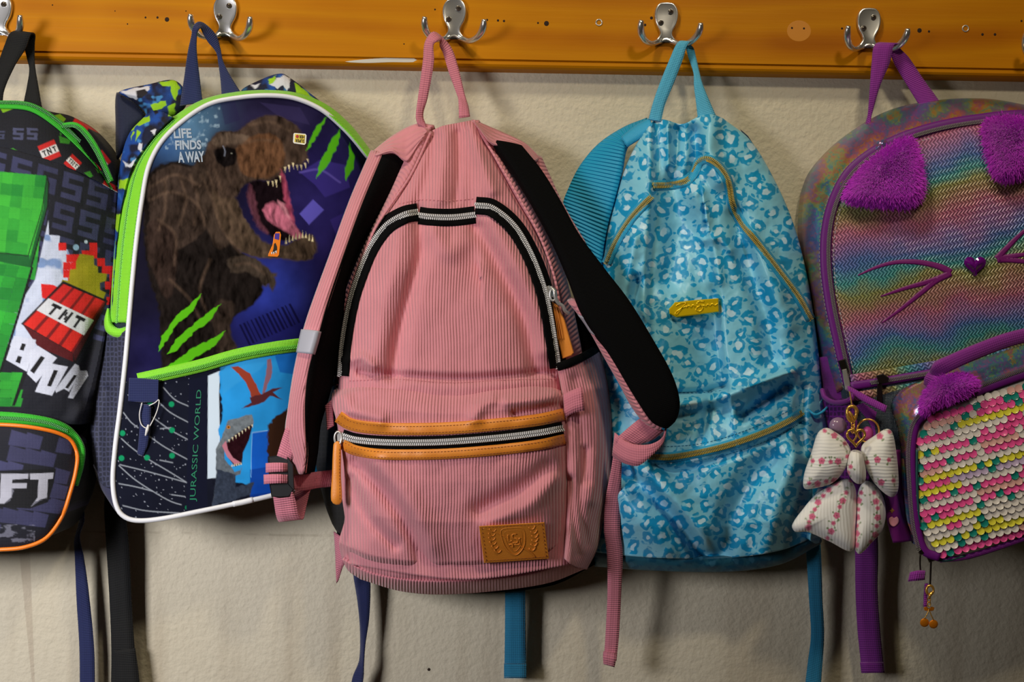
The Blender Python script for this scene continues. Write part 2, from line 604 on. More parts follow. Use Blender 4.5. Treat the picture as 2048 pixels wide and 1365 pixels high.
def cloth(name, col, rough=0.8, pitch=2.6, depth=0.00022, sheen=0.15, attr=False, spec=0.35, coat=0.0, wr=0.0):
    def f(nt, b):
        uv = uvn(nt)
        h = mth(nt, 'ADD', wave(nt, uv, pitch, 'X'), wave(nt, uv, pitch, 'Y'))
        if wr:
            h = mth(nt, 'ADD', mth(nt, 'MULTIPLY', h, 0.3), mth(nt, 'MULTIPLY', noise(nt, uv, 0.02, 4), wr))
        bump(nt, b, h, depth, 0.7)
    return mat(name, col, rough, sheen=sheen if not attr else 0.0, attr=attr, spec=spec, coat=coat, build=f)

def corduroy(name, col, pitch=6.1, axis='X'):
    def f(nt, b):
        uv = uvn(nt)
        w = wave(nt, uv, pitch, axis, dist=1.3, dscale=0.012)
        w = mth(nt, 'POWER', w, 0.55)
        n = noise(nt, uv, 0.02, 4)
        n2 = noise(nt, uvn(nt, 1, 1), 0.35, 2)
        cc = mixc(nt, n, tuple(v * 0.86 for v in col), tuple(min(1, v * 1.12) for v in col))
        nt.links.new(cc, b.inputs['Base Color'])
        h = mth(nt, 'ADD', w, mth(nt, 'MULTIPLY', n2, 0.25))
        bump(nt, b, h, 0.0009, 0.9)
    return mat(name, col, 0.9, spec=0.15, sheen=0.35, build=f)

# wall, wood, metals
def _wall(nt, b):
    t = N(nt, 'ShaderNodeTexCoord')
    n1 = noise(nt, t.outputs['Object'], 165, 3, 0.55)
    n2 = noise(nt, t.outputs['Object'], 26, 3)
    n3 = noise(nt, t.outputs['Object'], 5, 4)
    mp = N(nt, 'ShaderNodeMapping'); mp.inputs['Scale'].default_value = (22, 1, 1.6)
    nt.links.new(t.outputs['Object'], mp.inputs['Vector'])
    n4 = noise(nt, mp.outputs[0], 1.0, 3, 0.55)
    sx = N(nt, 'ShaderNodeSeparateXYZ'); nt.links.new(t.outputs['Object'], sx.inputs[0])
    low = mth(nt, 'MULTIPLY_ADD', sx.outputs[2], -4.0, -0.5, clamp=True)
    dirt = mth(nt, 'MULTIPLY', mth(nt, 'MULTIPLY_ADD', n4, 4.0, -2.0, clamp=True), low)
    cc = mixc(nt, n3, C(212, 203, 182), C(203, 192, 166))
    cc = mixc(nt, mth(nt, 'MULTIPLY', dirt, 0.55), cc, C(150, 132, 106))
    # old drip that ran down the paint
    dx = mth(nt, 'ABSOLUTE', mth(nt, 'ADD', mth(nt, 'SUBTRACT', sx.outputs[0], -0.4822), mth(nt, 'MULTIPLY_ADD', sx.outputs[2], 0.085, 0.020)))
    dw = mth(nt, 'MULTIPLY_ADD', sx.outputs[2], 0.030, 0.0125)
    drip = mth(nt, 'MULTIPLY', mth(nt, 'MULTIPLY', mth(nt, 'SUBTRACT', dw, dx), 900, clamp=True), mth(nt, 'MULTIPLY_ADD', sx.outputs[2], -30, -6.0, clamp=True))
    cc = mixc(nt, mth(nt, 'MULTIPLY', drip, 0.35), cc, C(150, 128, 108))
    seam = mth(nt, 'COMPARE', mth(nt, 'ADD', sx.outputs[2], mth(nt, 'MULTIPLY', n2, 0.004)), -0.196, 0.0010)
    gap = mth(nt, 'MULTIPLY', seam, mth(nt, 'MULTIPLY_ADD', n2, 5, -2.2, clamp=True))
    cc = mixc(nt, mth(nt, 'MULTIPLY', gap, 0.45), cc, C(150, 135, 110))
    nt.links.new(cc, b.inputs['Base Color'])
    h = mth(nt, 'ADD', mth(nt, 'MULTIPLY', n1, 1.0), mth(nt, 'MULTIPLY', n2, 0.7))
    h = mth(nt, 'SUBTRACT', h, mth(nt, 'MULTIPLY', gap, 0.7))
    bump(nt, b, h, 0.0022, 0.65)
M_WALL = mat('painted_plaster', C(210, 200, 180), 0.75, spec=0.25, build=_wall)

def _wood(nt, b):
    t = N(nt, 'ShaderNodeTexCoord')
    mp = N(nt, 'ShaderNodeMapping'); mp.inputs['Scale'].default_value = (0.8, 5, 9)
    nt.links.new(t.outputs['Object'], mp.inputs['Vector'])
    n1 = noise(nt, mp.outputs[0], 1.3, 5, 0.55)
    w = N(nt, 'ShaderNodeTexWave', wave_type='RINGS', rings_direction='Y')
    w.inputs['Scale'].default_value = 0.9; w.inputs['Distortion'].default_value = 9.0; w.inputs['Detail'].default_value = 2.5
    w.inputs['Detail Scale'].default_value = 0.7
    nt.links.new(mp.outputs[0], w.inputs['Vector'])
    mp2 = N(nt, 'ShaderNodeMapping'); mp2.inputs['Scale'].default_value = (10, 100, 420)
    nt.links.new(t.outputs['Object'], mp2.inputs['Vector'])
    n2 = noise(nt, mp2.outputs[0], 1.0, 3)
    n3 = noise(nt, t.outputs['Object'], 9, 2)
    f = mth(nt, 'ADD', mth(nt, 'MULTIPLY', w.outputs['Fac'], 0.34), mth(nt, 'MULTIPLY', n1, 0.62))
    cc = ramp(nt, f, [(0.12, C(146, 72, 0)), (0.34, C(182, 108, 0)), (0.55, C(200, 130, 2)), (0.8, C(190, 116, 0))])
    cc = mixc(nt, mth(nt, 'MULTIPLY', n2, 0.28), cc, C(150, 78, 0))
    cc = mixc(nt, mth(nt, 'MULTIPLY_ADD', n3, 1.4, -0.6, clamp=True), cc, C(210, 136, 4))
    nt.links.new(cc, b.inputs['Base Color'])
    bump(nt, b, n2, 0.0004, 0.3)
M_WOOD = mat('varnished_pine', C(190, 116, 14), 0.5, spec=0.12, coat=0.0, build=_wood)
M_HOLE = mat('hole_shadowed_wood', C(40, 22, 8), 0.9)
M_PATCH = mat('paler_wood_spot', C(204, 128, 2), 0.45)
M_PAINT = mat('white_paint', C(200, 195, 185), 0.6)
M_CHROME = mat('polished_chrome', C(226, 224, 222), 0.24, 0.9)
M_STEEL = mat('brushed_steel', C(205, 202, 198), 0.34, 0.7)
M_GOLD = mat('gold_metal', C(236, 180, 84), 0.25, 0.75)
M_BRASSZIP = mat('brass_zip', C(232, 198, 96), 0.36, 0.35)
M_SILVERZIP = mat('silver_zip', C(240, 238, 238), 0.35, 0.15)
M_BLACKPL = mat('black_plastic', C(15, 15, 17), 0.35)
M_PLAQUE = mat('gold_plaque', C(246, 206, 20), 0.22, 0.4)
M_DARKMETAL = mat('gunmetal', C(95, 88, 84), 0.3, 1.0)
# ------------------------------------------------------------------ wall and coat rail
def boxv(x0, x1, y0, y1, z0, z1):
    V = [(x, y, z) for x in (x0, x1) for y in (y0, y1) for z in (z0, z1)]
    return V, CUBE_F
V, F = boxv(-2.2, 2.2, 0.0, 0.12, -1.6, 1.6)
wall = mk('wall_back', np.array(V), F, M_WALL, smooth=False, fix=True)
tag(wall, 'cream textured plaster wall behind the hanging bags', 'wall', kind='structure')
hole = P(858, 1340, 0.0)
ball('nail_hole', 858, 1340, 0.0, 3.2, 3.2, 0.5, M_HOLE, wall, 10, 6, 'small dark nail hole')

# rail: plank with a routed line and a rounded lip below it
zb = P(1024, 119 + 1, 22)[2]            # where the flat face ends
prof = [(0.0, 0.62), (-0.020, 0.62), (-0.022, 0.618), (-0.022, zb + 0.0006), (-0.0205, zb), (-0.0195, zb - 0.0004),
        (-0.0205, zb - 0.0012), (-0.0205, zb - 0.0042), (-0.0192, zb - 0.0062), (-0.0160, zb - 0.0078), (0.0, zb - 0.0084)]
V = []; F = []
xs = np.linspace(-1.6, 1.6, 2)
for x in xs:
    for (y, z) in prof: V.append((x, y, z))
n = len(prof)
for k in range(n):
    k2 = (k + 1) % n
    F.append([k, k2, n + k2, n + k])
F.append(list(range(n))[::-1]); F.append(list(range(n, 2 * n)))
rail = mk('coat_rail', np.array(V), F, M_WOOD, smooth=False, fix=True)
tag(rail, 'long varnished pine board with a rounded lower edge, fixed along the wall top', 'coat rail')
for (x, y, r) in [(291, 35, 2.2), (315, 35, 2.6), (334, 39, 5), (974, 40, 2.6), (996, 41, 2.6), (1008, 42, 2.6), (1076, 46, 2.2), (1093, 47, 5.5),
                  (1290, 50, 3), (1303, 36, 3.4), (1584, 56, 3), (1608, 57, 3), (1684, 57, 2.4), (1839, 61, 5), (1858, 63, 2.6), (1965, 69, 3), (1990, 69, 3),
                  (2043, 42, 2.4), (870, 19, 2.0), (255, 48, 1.6), (372, 22, 1.4), (105, 10, 1.6), (808, 88, 1.5), (230, 22, 1.3)]:
    ball('nail_hole', x, y, 21.9, r, r, 0.35, M_HOLE, rail, 10, 6)
for (x, y) in [(1198, 45), (1931, 57)]:
    ring = [(x + 6 * math.cos(a), y + 6 * math.sin(a), 22.2) for a in np.linspace(0, 2 * math.pi, 12, endpoint=False)]
    ptube('screw_head', ring, 0.7, M_STEEL, rail, 20, 6, True, label='small countersunk screw head')
plate('worn_spot', [(1598 + 24 * math.cos(a), 62 + 21 * math.sin(a)) for a in np.linspace(0, 2 * math.pi, 24, endpoint=False)], 22.0, 0.12, M_PATCH, rail, 0.02, 0.5, label='paler disc where a fitting used to sit')
plate('paint_smear', [(690, 123.5), (745, 117.5), (800, 115), (825, 115.5), (834, 119), (830, 124), (780, 124.5), (730, 126)], 20.4, 0.25, M_PAINT, rail, 0.05, 0.5, 30, label='smear of white wall paint', dome=.0)

# double coat hooks
K = 0.000491
M_SCREW = mat('zinc_screw', C(120, 114, 106), 0.3, 0.8)
def hook_proto(label):
    base = P(908, 30, 22)
    t = thing('coat_hook', base, label, 'hook', 'double hooks along the rail')
    half = [(3, -31), (14, -29), (22, -18), (24, -4), (21, 12), (14, 26), (13, 34), (19, 43), (26, 48)]
    out = [(x + 1, y) for x, y in half] + [(14, 53), (1, 47), (-12, 53)] + [(-x + 1, y) for x, y in half[::-1]]
    out = sp(out, 72, True)
    rings = []
    c = np.array([1.0, 5.0])
    nx = np.roll(out, -1, 0) - np.roll(out, 1, 0); nx /= np.linalg.norm(nx, axis=1, keepdims=True)
    nrm = np.stack([-nx[:, 1], nx[:, 0]], -1)
    if np.sum(nrm * (c - out)) < 0: nrm = -nrm
    def w3(p, d):
        return np.stack([base[0] + p[:, 0] * K, np.full(len(p), base[1] - d / 1000.0), base[2] - p[:, 1] * K], -1)
    for ins, d in ((0, 0), (0, 3.4), (0.8, 4.6), (2.2, 5.3), (4.0, 5.1), (6.0, 4.9)):
        rings.append(w3(out + nrm * ins, d))
    V = np.vstack(rings); n = 72; F = []
    for a in range(len(rings) - 1):
        for k in range(n):
            k2 = (k + 1) % n
            F.append([a * n + k, a * n + k2, (a + 1) * n + k2, (a + 1) * n + k])
    F.append([k for k in range(n)][::-1]); F.append([(len(rings) - 1) * n + k for k in range(n)])
    mk('backplate', V, F, M_CHROME, t, fix=True)
    for s, pts in ((-1, [(-6, 43, 2), (-16, 49, 4), (-30, 55, 10), (-44, 53, 19), (-53, 42, 27), (-55, 28, 32), (-54, 20, 33)]),
                   (1, [(8, 43, 2), (18, 49, 4), (32, 56, 10), (47, 54, 19), (58, 44, 27), (62, 31, 32), (62, 23, 33)])):
        q = sp(pts, 26)
        w = np.stack([base[0] + q[:, 0] * K, base[1] - q[:, 2] / 1000, base[2] - q[:, 1] * K], -1)
        tube('arm', w, [3.0, 2.8, 2.6, 2.8, 3.1, 3.5, 3.5, 2.4], M_CHROME, t, 12)
    for (x, y) in ((9, -11), (-10, 11)):
        V = []; F = []
        rr = [(0, 4.0), (4.2, 4.3), (4.2, 5.4), (3.3, 6.7), (1.8, 7.4), (0, 7.6)]
        c3 = np.array([base[0] + x * K, base[1], base[2] - y * K])
        R = 12.5 / 4.2 * 0.46 * K * 1000
        for r, d in rr:
            for k in range(14):
                a = 2 * math.pi * k / 14
                V.append((c3[0] + r * R * K * 2 * math.cos(a), base[1] - d / 1000, c3[2] + r * R * K * 2 * math.sin(a)))
        for i in range(len(rr) - 1):
            for k in range(14):
                F.append([i * 14 + k, i * 14 + (k + 1) % 14, (i + 1) * 14 + (k + 1) % 14, (i + 1) * 14 + k])
        sc = mk('screw', np.array(V), F, M_SCREW, t, fix=True)
        for a in (0.5, 0.5 + math.pi / 2):
            L = 0.0017; W = 0.0004
            dx, dz = math.cos(a), math.sin(a)
            V = [(c3[0] + sx * L * dx - sz * W * dz, base[1] - yy, c3[2] + sx * L * dz + sz * W * dx) for yy in (0.0068, 0.0077) for sx in (-1, 1) for sz in (-1, 1)]
            mk('slot', np.array(V), CUBE_F, M_HOLE, sc, smooth=False, fix=True)
    return t

def copy_thing(root, loc):
    r = root.copy(); COLL.objects.link(r); r.location = loc; WLOC[r.name] = np.array(loc)
    for ch in list(root.children):
        c = ch.copy(); COLL.objects.link(c); c.parent = r
        for g in list(ch.children):
            e = g.copy(); COLL.objects.link(e); e.parent = c
    return r
h0 = hook_proto('chrome double coat hook that carries the pink corduroy backpack')
for (x, y, lab) in [(2, 22, 'chrome double coat hook at the left edge with a black loop on it'),
                    (451, 25, 'chrome double coat hook that carries the dinosaur backpack by its navy loop'),
                    (1331, 37, 'chrome double coat hook that carries the blue leopard print backpack'),
                    (1735, 48, 'chrome double coat hook that carries the cat-eared backpack by its purple loop'),
                    (2083, 60, 'chrome double coat hook cut off by the right edge, nothing hanging on it')]:
    h = copy_thing(h0, P(x, y, 22)); h['label'] = lab
# ------------------------------------------------------------------ pink corduroy backpack
PINK = C(214, 138, 147)
M_CORD = corduroy('pink_corduroy', PINK)
M_CORDY = corduroy('pink_corduroy_across', PINK, 9.5, 'Y')
M_PWEB = webbing('pink_webbing', C(212, 124, 142))
M_BLACKF = cloth('black_fabric', C(7, 7, 8), 0.95, 3.0, 0.0002, 0.0, spec=0.1)
def _mesh(nt, b):
    uv = uvn(nt, 0.13, 0.10)
    v = N(nt, 'ShaderNodeTexVoronoi', feature='DISTANCE_TO_EDGE'); v.inputs['Scale'].default_value = 1.0; v.inputs['Randomness'].default_value = 0.25
    nt.links.new(uv, v.inputs['Vector'])
    h = mth(nt, 'LESS_THAN', v.outputs['Distance'], 0.16)
    bump(nt, b, h, 0.0008, 1.0)
    nt.links.new(mixc(nt, h, tuple(b.inputs['Base Color'].default_value[:3]), tuple(2.6 * x for x in b.inputs['Base Color'].default_value[:3])), b.inputs['Base Color'])
M_BMESH = mat('black_air_mesh', C(7, 7, 8), 0.85, build=_mesh)
def _leather(nt, b):
    uv = uvn(nt)
    n = noise(nt, uv, 0.5, 3)
    n2 = noise(nt, uv, 0.03, 3)
    nt.links.new(mixc(nt, n2, C(212, 122, 34), C(236, 150, 56)), b.inputs['Base Color'])
    bump(nt, b, n, 0.0003, 0.6)
M_LEATHER = mat('tan_leather', C(212, 126, 40), 0.42, build=_leather)
M_THREAD = mat('dark_thread', C(120, 60, 20), 0.8)
M_PTHREAD = mat('pink_thread', C(190, 110, 118), 0.8)
M_REFLECT = mat('grey_reflective_tape', C(168, 168, 178), 0.5)

pink = thing('backpack', P(920, 1190, 60), 'pink corduroy backpack with tan leather trim and silver zips', 'backpack', 'school bags hanging on the rail')

def stitches(name, path, df, lift, m, parent, pitch=9, w=0.8, ln=5.0):
    q0 = sp(path, 120); L = np.sum(np.hypot(*np.diff(q0[:, :2], axis=0).T)); n = int(L / pitch)
    q, nr, t = offs(path, n)
    D = df(q[:, 0], q[:, 1]) + lift
    V = []; F = []
    for i in range(n):
        b = len(V)
        for zz in (-0.5, 0.5):
            for a in (-1, 1):
                for s in (-1, 1):
                    V.append((q[i, 0] + t[i, 0] * s * ln / 2 + nr[i, 0] * a * w, q[i, 1] + t[i, 1] * s * ln / 2 + nr[i, 1] * a * w, D[i] + zz * 0.6))
        F += [[b + j for j in f] for f in CUBE_F]
    V = np.array(V)
    return mk(name, P(V[:, 0], V[:, 1], V[:, 2]), F, m, parent, smooth=False, kind='stuff')

def ip(v, *kv):
    return np.interp(v, [k for k, _ in kv], [x for _, x in kv])
def pr(u, p=3.0, q=0.6):
    return np.clip(1 - np.abs(2 * u - 1) ** p, 0, 1) ** q

# back panel, black
coons('back_panel', [(800, 320), (920, 300), (1040, 320)], [(1040, 320), (1130, 560), (1185, 760), (1212, 900), (1197, 1060), (1190, 1130)],
      [(690, 1130), (800, 1180), (900, 1189), (1100, 1173), (1190, 1130)], [(800, 320), (700, 520), (650, 700), (642, 900), (668, 1040), (690, 1130)],
      lambda u, v, x, y: 46 + 12 * pr(u), 24, 40, M_BLACKF, pink, back=14, kd=False)

Lb = [(862, 262), (820, 350), (776, 416), (738, 478), (712, 540), (694, 600), (682, 680), (676, 770), (674, 850), (684, 1000), (700, 1130)]
Rb = [(945, 240), (985, 310), (1035, 400), (1080, 480), (1108, 560), (1122, 640), (1122, 740), (1135, 850), (1150, 1000), (1146, 1130)]
body_folds = [('s', [(935, 262), (946, 320), (950, 380), (951, 450), (958, 520)], 9, -7, 60),
              ('g', [(870, 275), (858, 340), (838, 410)], 14, -5), ('g', [(893, 270), (888, 330), (880, 400)], 16, 4),
              ('g', [(915, 268), (918, 330), (912, 400)], 9, -3.5), ('g', [(945, 262), (960, 310), (985, 380)], 14, 5),
              ('g', [(838, 428), (842, 500), (822, 580), (796, 680), (786, 750)], 15, -9), ('g', [(800, 440), (790, 520), (765, 620), (748, 720)], 24, 6),
              ('g', [(870, 470), (900, 500), (930, 480)], 26, 6), ('g', [(955, 460), (1000, 540), (1048, 640), (1070, 740)], 17, -8),
              ('g', [(985, 440), (1030, 520), (1068, 600), (1090, 700)], 22, 7), ('g', [(700, 720), (725, 715), (745, 735)], 11, 5),
              ('g', [(720, 745), (800, 752), (930, 758), (1050, 750), (1110, 745)], 8, -6)]
def dbody(u, v, x, y):
    d = ip(v, (0, 60), (.15, 76), (.35, 92), (.6, 104), (1, 104)) + ip(v, (0, 9), (.15, 22), (.35, 36), (.6, 44), (1, 36)) * pr(u, 2.6, 0.6)
    return d + 1.35 * folds(x, y, body_folds) + 5 * (fbm(x / 70, y / 90, 2, 3) - .45)
def uvc(u, v, x, y):
    return x + 16 * (fbm(x / 120, y / 120, 5, 2) - .4), -y
body = coons('front_panel', [(862, 262), (885, 252), (915, 246), (945, 240)], Rb, [(700, 1130), (930, 1160), (1146, 1130)], Lb, dbody, 150, 240, M_CORD, pink, back=30, uvf=uvc)

# gussets with ribs running across
def lg(u, v, x, y): return ip(v, (0, 52), (.3, 60), (1, 78)) * (1 - u) + ip(v, (0, 60), (.15, 75), (.35, 90), (.6, 101), (1, 104)) * u + 7 * pr(u, 2, .8)
coons('side_gusset', [(834, 262), (848, 256), (862, 262)], Lb[:8], [(668, 775), (676, 770)],
      [(834, 262), (802, 320), (770, 395), (737, 465), (707, 530), (678, 590), (665, 640), (662, 700), (668, 775)], lg, 14, 120, M_CORDY, pink, back=40, uvf=lambda u, v, x, y: (u * 50, -v * 560 + u * 14), kd=False)
def rg(u, v, x, y): return (ip(v, (0, 60), (.2, 78), (.5, 92), (1, 104)) * (1 - u) + ip(v, (0, 54), (.3, 66), (1, 84)) * u + 6 * pr(u, 2, .8))
Rgo = [(958, 240), (1020, 325), (1072, 405), (1112, 485), (1138, 575), (1155, 655), (1168, 725)]
coons('side_gusset', [(945, 240), (958, 240)], Rgo, [(1122, 738), (1168, 725)], Rb[:7], rg, 14, 120, M_CORDY, pink, back=40, uvf=lambda u, v, x, y: (u * 50, -v * 540 - u * 14), kd=False)
# seam cords beside the gussets
ptube('seam', [(862, 264, 62), (822, 350, 80), (778, 415, 92), (748, 462, 98), (720, 530, 100)], 1.3, M_CORDY, pink, 60, 8)
ptube('seam', [(946, 243, 62), (988, 310, 80), (1038, 396, 94), (1082, 478, 103), (1110, 560, 106), (1124, 640, 107)], 1.3, M_CORDY, pink, 60, 8)

# shoulder flaps at the top
coons('shoulder_flap', [(744, 303), (788, 269), (834, 247), (868, 250)], [(868, 250), (852, 266), (840, 284)], [(752, 312), (785, 304), (803, 318), (815, 324), (840, 284)], [(744, 303), (748, 308), (752, 312)],
      lambda u, v, x, y: 56 + 26 * np.sin(np.clip(v, 0, 1) * 1.5) * (1 - .5 * u) + 3 * fbm(x / 20, y / 20, 1), 30, 14, M_CORDY, pink, back=34, uvf=lambda u, v, x, y: (u * 130, v * 46), kd=False)
coons('shoulder_flap', [(944, 238), (1000, 262), (1050, 286), (1080, 314)], [(1080, 314), (1076, 320), (1068, 324)], [(958, 256), (985, 288), (1035, 297), (1068, 324)], [(944, 238), (950, 246), (958, 256)],
      lambda u, v, x, y: 56 + 26 * np.sin(np.clip(v, 0, 1) * 1.5) * (1 - .4 * u) + 3 * fbm(x / 20, y / 20, 1), 30, 14, M_CORDY, pink, back=34, uvf=lambda u, v, x, y: (u * 130, v * 46), kd=False)

# main zip
zl = [(680, 752), (686, 680), (701, 600), (720, 542), (742, 492), (772, 452), (808, 430), (836, 424)]
zm = [(838, 431), (860, 434), (905, 435), (950, 430)]
zr = [(951, 411), (984, 416), (1028, 452), (1060, 505), (1084, 565), (1098, 620), (1110, 690), (1117, 736)]
for zp, nm, lf in ((zl, 90, 1.4), (zm, 30, 0.6), (zr, 90, 2.6)):
    tp = band('zip_tape', zp, 17.5, body.d, lf, M_BLACKF, pink, nm, 6, 0.8)
    teeth('zip_teeth', zp, 6.2, body.d, lf + 0.9, M_SILVERZIP, tp, 3.6, h=1.8)
# stitched line above the middle of the zip
stitches('stitching', [(800, 408), (840, 400), (900, 402), (945, 398)], body.d, 0.4, M_PTHREAD, pink, 7, 0.7, 4)

# lower front pocket
pk_folds = [('g', [(712, 925), (770, 985), (820, 1060), (850, 1130)], 16, -9), ('g', [(760, 930), (820, 1010), (860, 1090)], 30, 5),
            ('g', [(700, 960), (740, 1040), (790, 1090)], 12, -5), ('g', [(960, 1020), (1030, 985), (1095, 935)], 18, -7), ('g', [(980, 1045), (1060, 1010), (1110, 960)], 18, 5),
            ('g', [(1015, 805), (1070, 798), (1118, 790)], 13, 7), ('g', [(1030, 828), (1090, 818), (1122, 812)], 8, -5), ('g', [(690, 800), (700, 820), (760, 838)], 16, 6),
            ('g', [(985, 800), (960, 815), (950, 835)], 14, 5), ('g', [(705, 1110), (760, 1135), (880, 1150), (1010, 1148), (1090, 1128)], 9, -4)]
def dpk(u, v, x, y):
    d = ip(v, (0, 120), (.06, 140), (.16, 150), (.5, 150), (.9, 140), (1, 116)) - 42 * (np.abs(2 * u - 1) ** 5) * ip(v, (0, .6), (.2, .55), (1, 1.0)) \
        + ip(v, (0, 0), (.12, 12), (.3, 14), (.7, 16), (1, 0)) * pr(u, 2, .7)
    return d + 1.35 * folds(x, y, pk_folds) + 5 * (fbm(x / 60, y / 80, 8, 3) - .45) * np.clip(v * 4, 0, 1)
Rp = [(1124, 776), (1130, 820), (1132, 880), (1134, 960), (1139, 1040), (1138, 1096)]
pk = coons('front_pocket', [(668, 776), (720, 760), (790, 757), (900, 764), (1040, 755), (1100, 762), (1124, 776)], Rp,
           [(684, 1120), (740, 1149), (850, 1165), (1000, 1159), (1100, 1136), (1138, 1096)],
           [(668, 776), (663, 800), (672, 840), (682, 890), (690, 960), (689, 1040), (678, 1085), (684, 1120)], dpk, 170, 150, M_CORD, pink, back=70, uvf=uvc)
# base gusset under the pocket
coons('base_gusset', [(684, 1118), (740, 1147), (850, 1163), (1000, 1157), (1100, 1136), (1150, 1088)], [(1150, 1088), (1176, 1110), (1172, 1138)],
      [(722, 1160), (800, 1183), (880, 1190), (1000, 1182), (1100, 1166), (1172, 1138)], [(684, 1118), (696, 1142), (722, 1160)],
      lambda u, v, x, y: 118 - 40 * v ** 1.5 - 18 * np.abs(2 * u - 1) ** 4 + 3 * fbm(x / 26, y / 30, 4), 110, 16, M_CORD, pink, back=40, kd=False)
# side pocket with black elastic
def dsp(u, v, x, y): return 122 * (1 - u) + 66 * u + 26 * pr(u, 2, .7) + folds(x, y, [('g', [(1150, 760), (1160, 860), (1175, 960)], 12, -5), ('g', [(1190, 780), (1195, 880), (1185, 1000)], 14, 5),
        ('g', [(1140, 960), (1150, 1060), (1155, 1110)], 9, -6), ('g', [(1170, 900), (1160, 1000), (1175, 1090)], 8, -5)]) + 4 * (fbm(x / 30, y / 80, 3) - .45)
sidep = coons('side_pocket', [(1116, 742), (1148, 730), (1182, 712), (1196, 696)], [(1196, 696), (1216, 760), (1229, 830), (1231, 900), (1222, 985), (1206, 1050), (1194, 1100), (1174, 1140)],
      [(1128, 1118), (1150, 1136), (1174, 1140)], [(1116, 742), (1126, 800), (1130, 900), (1134, 1000), (1128, 1118)], dsp, 50, 130, M_CORD, pink, back=40, uvf=lambda u, v, x, y: (u * 105, -y))
band('elastic_hem', [(1114, 735), (1146, 723), (1181, 706), (1199, 691), (1198, 676)], 8, sidep.d, 2.0, M_BLACKF, pink, 40, 5, 1.5)
coons('pocket_lining', [(1128, 590), (1150, 600), (1176, 620)], [(1176, 620), (1196, 655), (1200, 712)], [(1150, 735), (1200, 712)], [(1128, 590), (1140, 660), (1150, 735)], lambda u, v, x, y: 66 + 0 * u, 8, 16, M_BLACKF, pink, back=44, kd=False)

# leather trim and its zip
up = [(676, 834), (700, 849), (750, 857), (810, 859), (900, 857), (1000, 849), (1080, 840), (1128, 829)]
zz = [(684, 872), (710, 880), (760, 885), (830, 886), (900, 884), (1000, 876), (1080, 866), (1126, 857)]
dn = [(684, 889), (712, 902), (760, 909), (830, 910), (900, 908), (1000, 900), (1080, 890), (1130, 879)]
for pth, hw in ((up, 12.0), (dn, 10.5)):
    b = band('leather_trim', pth, hw, pk.d, 2.2, M_LEATHER, pink, 90, 6, 1.3)
    for s in (-0.45, 0.62):
        q, nr, t = offs(pth, 40)
        stitches('stitching', q + nr * hw * s, pk.d, 3.3, M_THREAD, b, 6.5, 0.55, 4)
tp = band('zip_tape', zz, 13, pk.d, 1.2, M_BLACKF, pink, 90, 4, 0.4)
teeth('zip_teeth', zz, 6.6, pk.d, 2.0, M_SILVERZIP, tp, 3.8, h=1.9)
stitches('stitching', [(700, 762), (790, 759), (900, 766), (1000, 761), (1110, 758)], lambda x, y: np.maximum(pk.d(x, y), body.d(x, y)), 0.6, M_PTHREAD, pink, 7, 0.6, 4)
# pocket zip slider and leather pull
dp = float(pk.d(np.array([684.]), np.array([880.]))[0])
sl = plate('zip_slider', [(672, 862), (690, 866), (692, 886), (674, 884)], dp + 1, 4, M_STEEL, pink, 0.8, 2, label='steel zip slider')
ptube('pull_ring', [(676 + 7 * math.cos(a), 877 + 13 * math.sin(a), dp + 6) for a in np.linspace(0, 6.28, 12, endpoint=False)], 1.0, M_STEEL, sl, 24, 6, True)
plate('zip_pull', [(669, 884), (680, 885), (682, 900), (682, 950), (684, 1002), (679, 1010), (668, 1009), (662, 1000), (664, 950), (666, 900)], dp + 3, 4.2, M_LEATHER, pink, 1.2, 2.5, 40, label='tan leather zip pull', smooth=True)
stitches('stitching', [(679, 900), (679, 950), (680, 998)], lambda x, y: dp + 7.3 + 0 * x, 0, M_THREAD, pink, 6, 0.5, 3.5)
# main zip slider, ring and pull
d2 = float(body.d(np.array([1100.]), np.array([590.]))[0]) + 5
sl = plate('zip_slider', [(1091, 574), (1099, 571), (1107, 594), (1099, 598)], d2, 3.5, M_STEEL, pink, 0.8, 1.5, label='steel zip slider')
ptube('pull_ring', [(1101, 575, d2 + 4), (1108, 582, d2 + 7), (1110, 594, d2 + 7), (1116, 606, d2 + 6), (1126, 613, d2 + 5), (1130, 622, d2 + 4), (1138, 628, d2 + 2)], 1.7, M_STEEL, sl, 40, 8)
ptube('pull_ring', [(1106 + 6 * math.cos(a), 590 + 12 * math.sin(a), d2 + 6) for a in np.linspace(0, 6.28, 12, endpoint=False)], 1.1, M_STEEL, sl, 24, 6, True)
plate('zip_pull', [(1103, 602), (1116, 612), (1128, 636), (1138, 670), (1148, 706), (1143, 712), (1125, 718), (1118, 690), (1111, 660)], d2 - 4, 4.0, M_LEATHER, pink, 1.0, 2, label='tan leather zip pull')
for k in range(3):
    ptube('fringe', [(1106 + 3 * k, 606 + 3 * k, d2 + 1), (1112 + 3 * k, 640, d2 + 2), (1116 + 5 * k, 680, d2 + 1.5)], 0.5, M_LEATHER, pink, 20, 5)

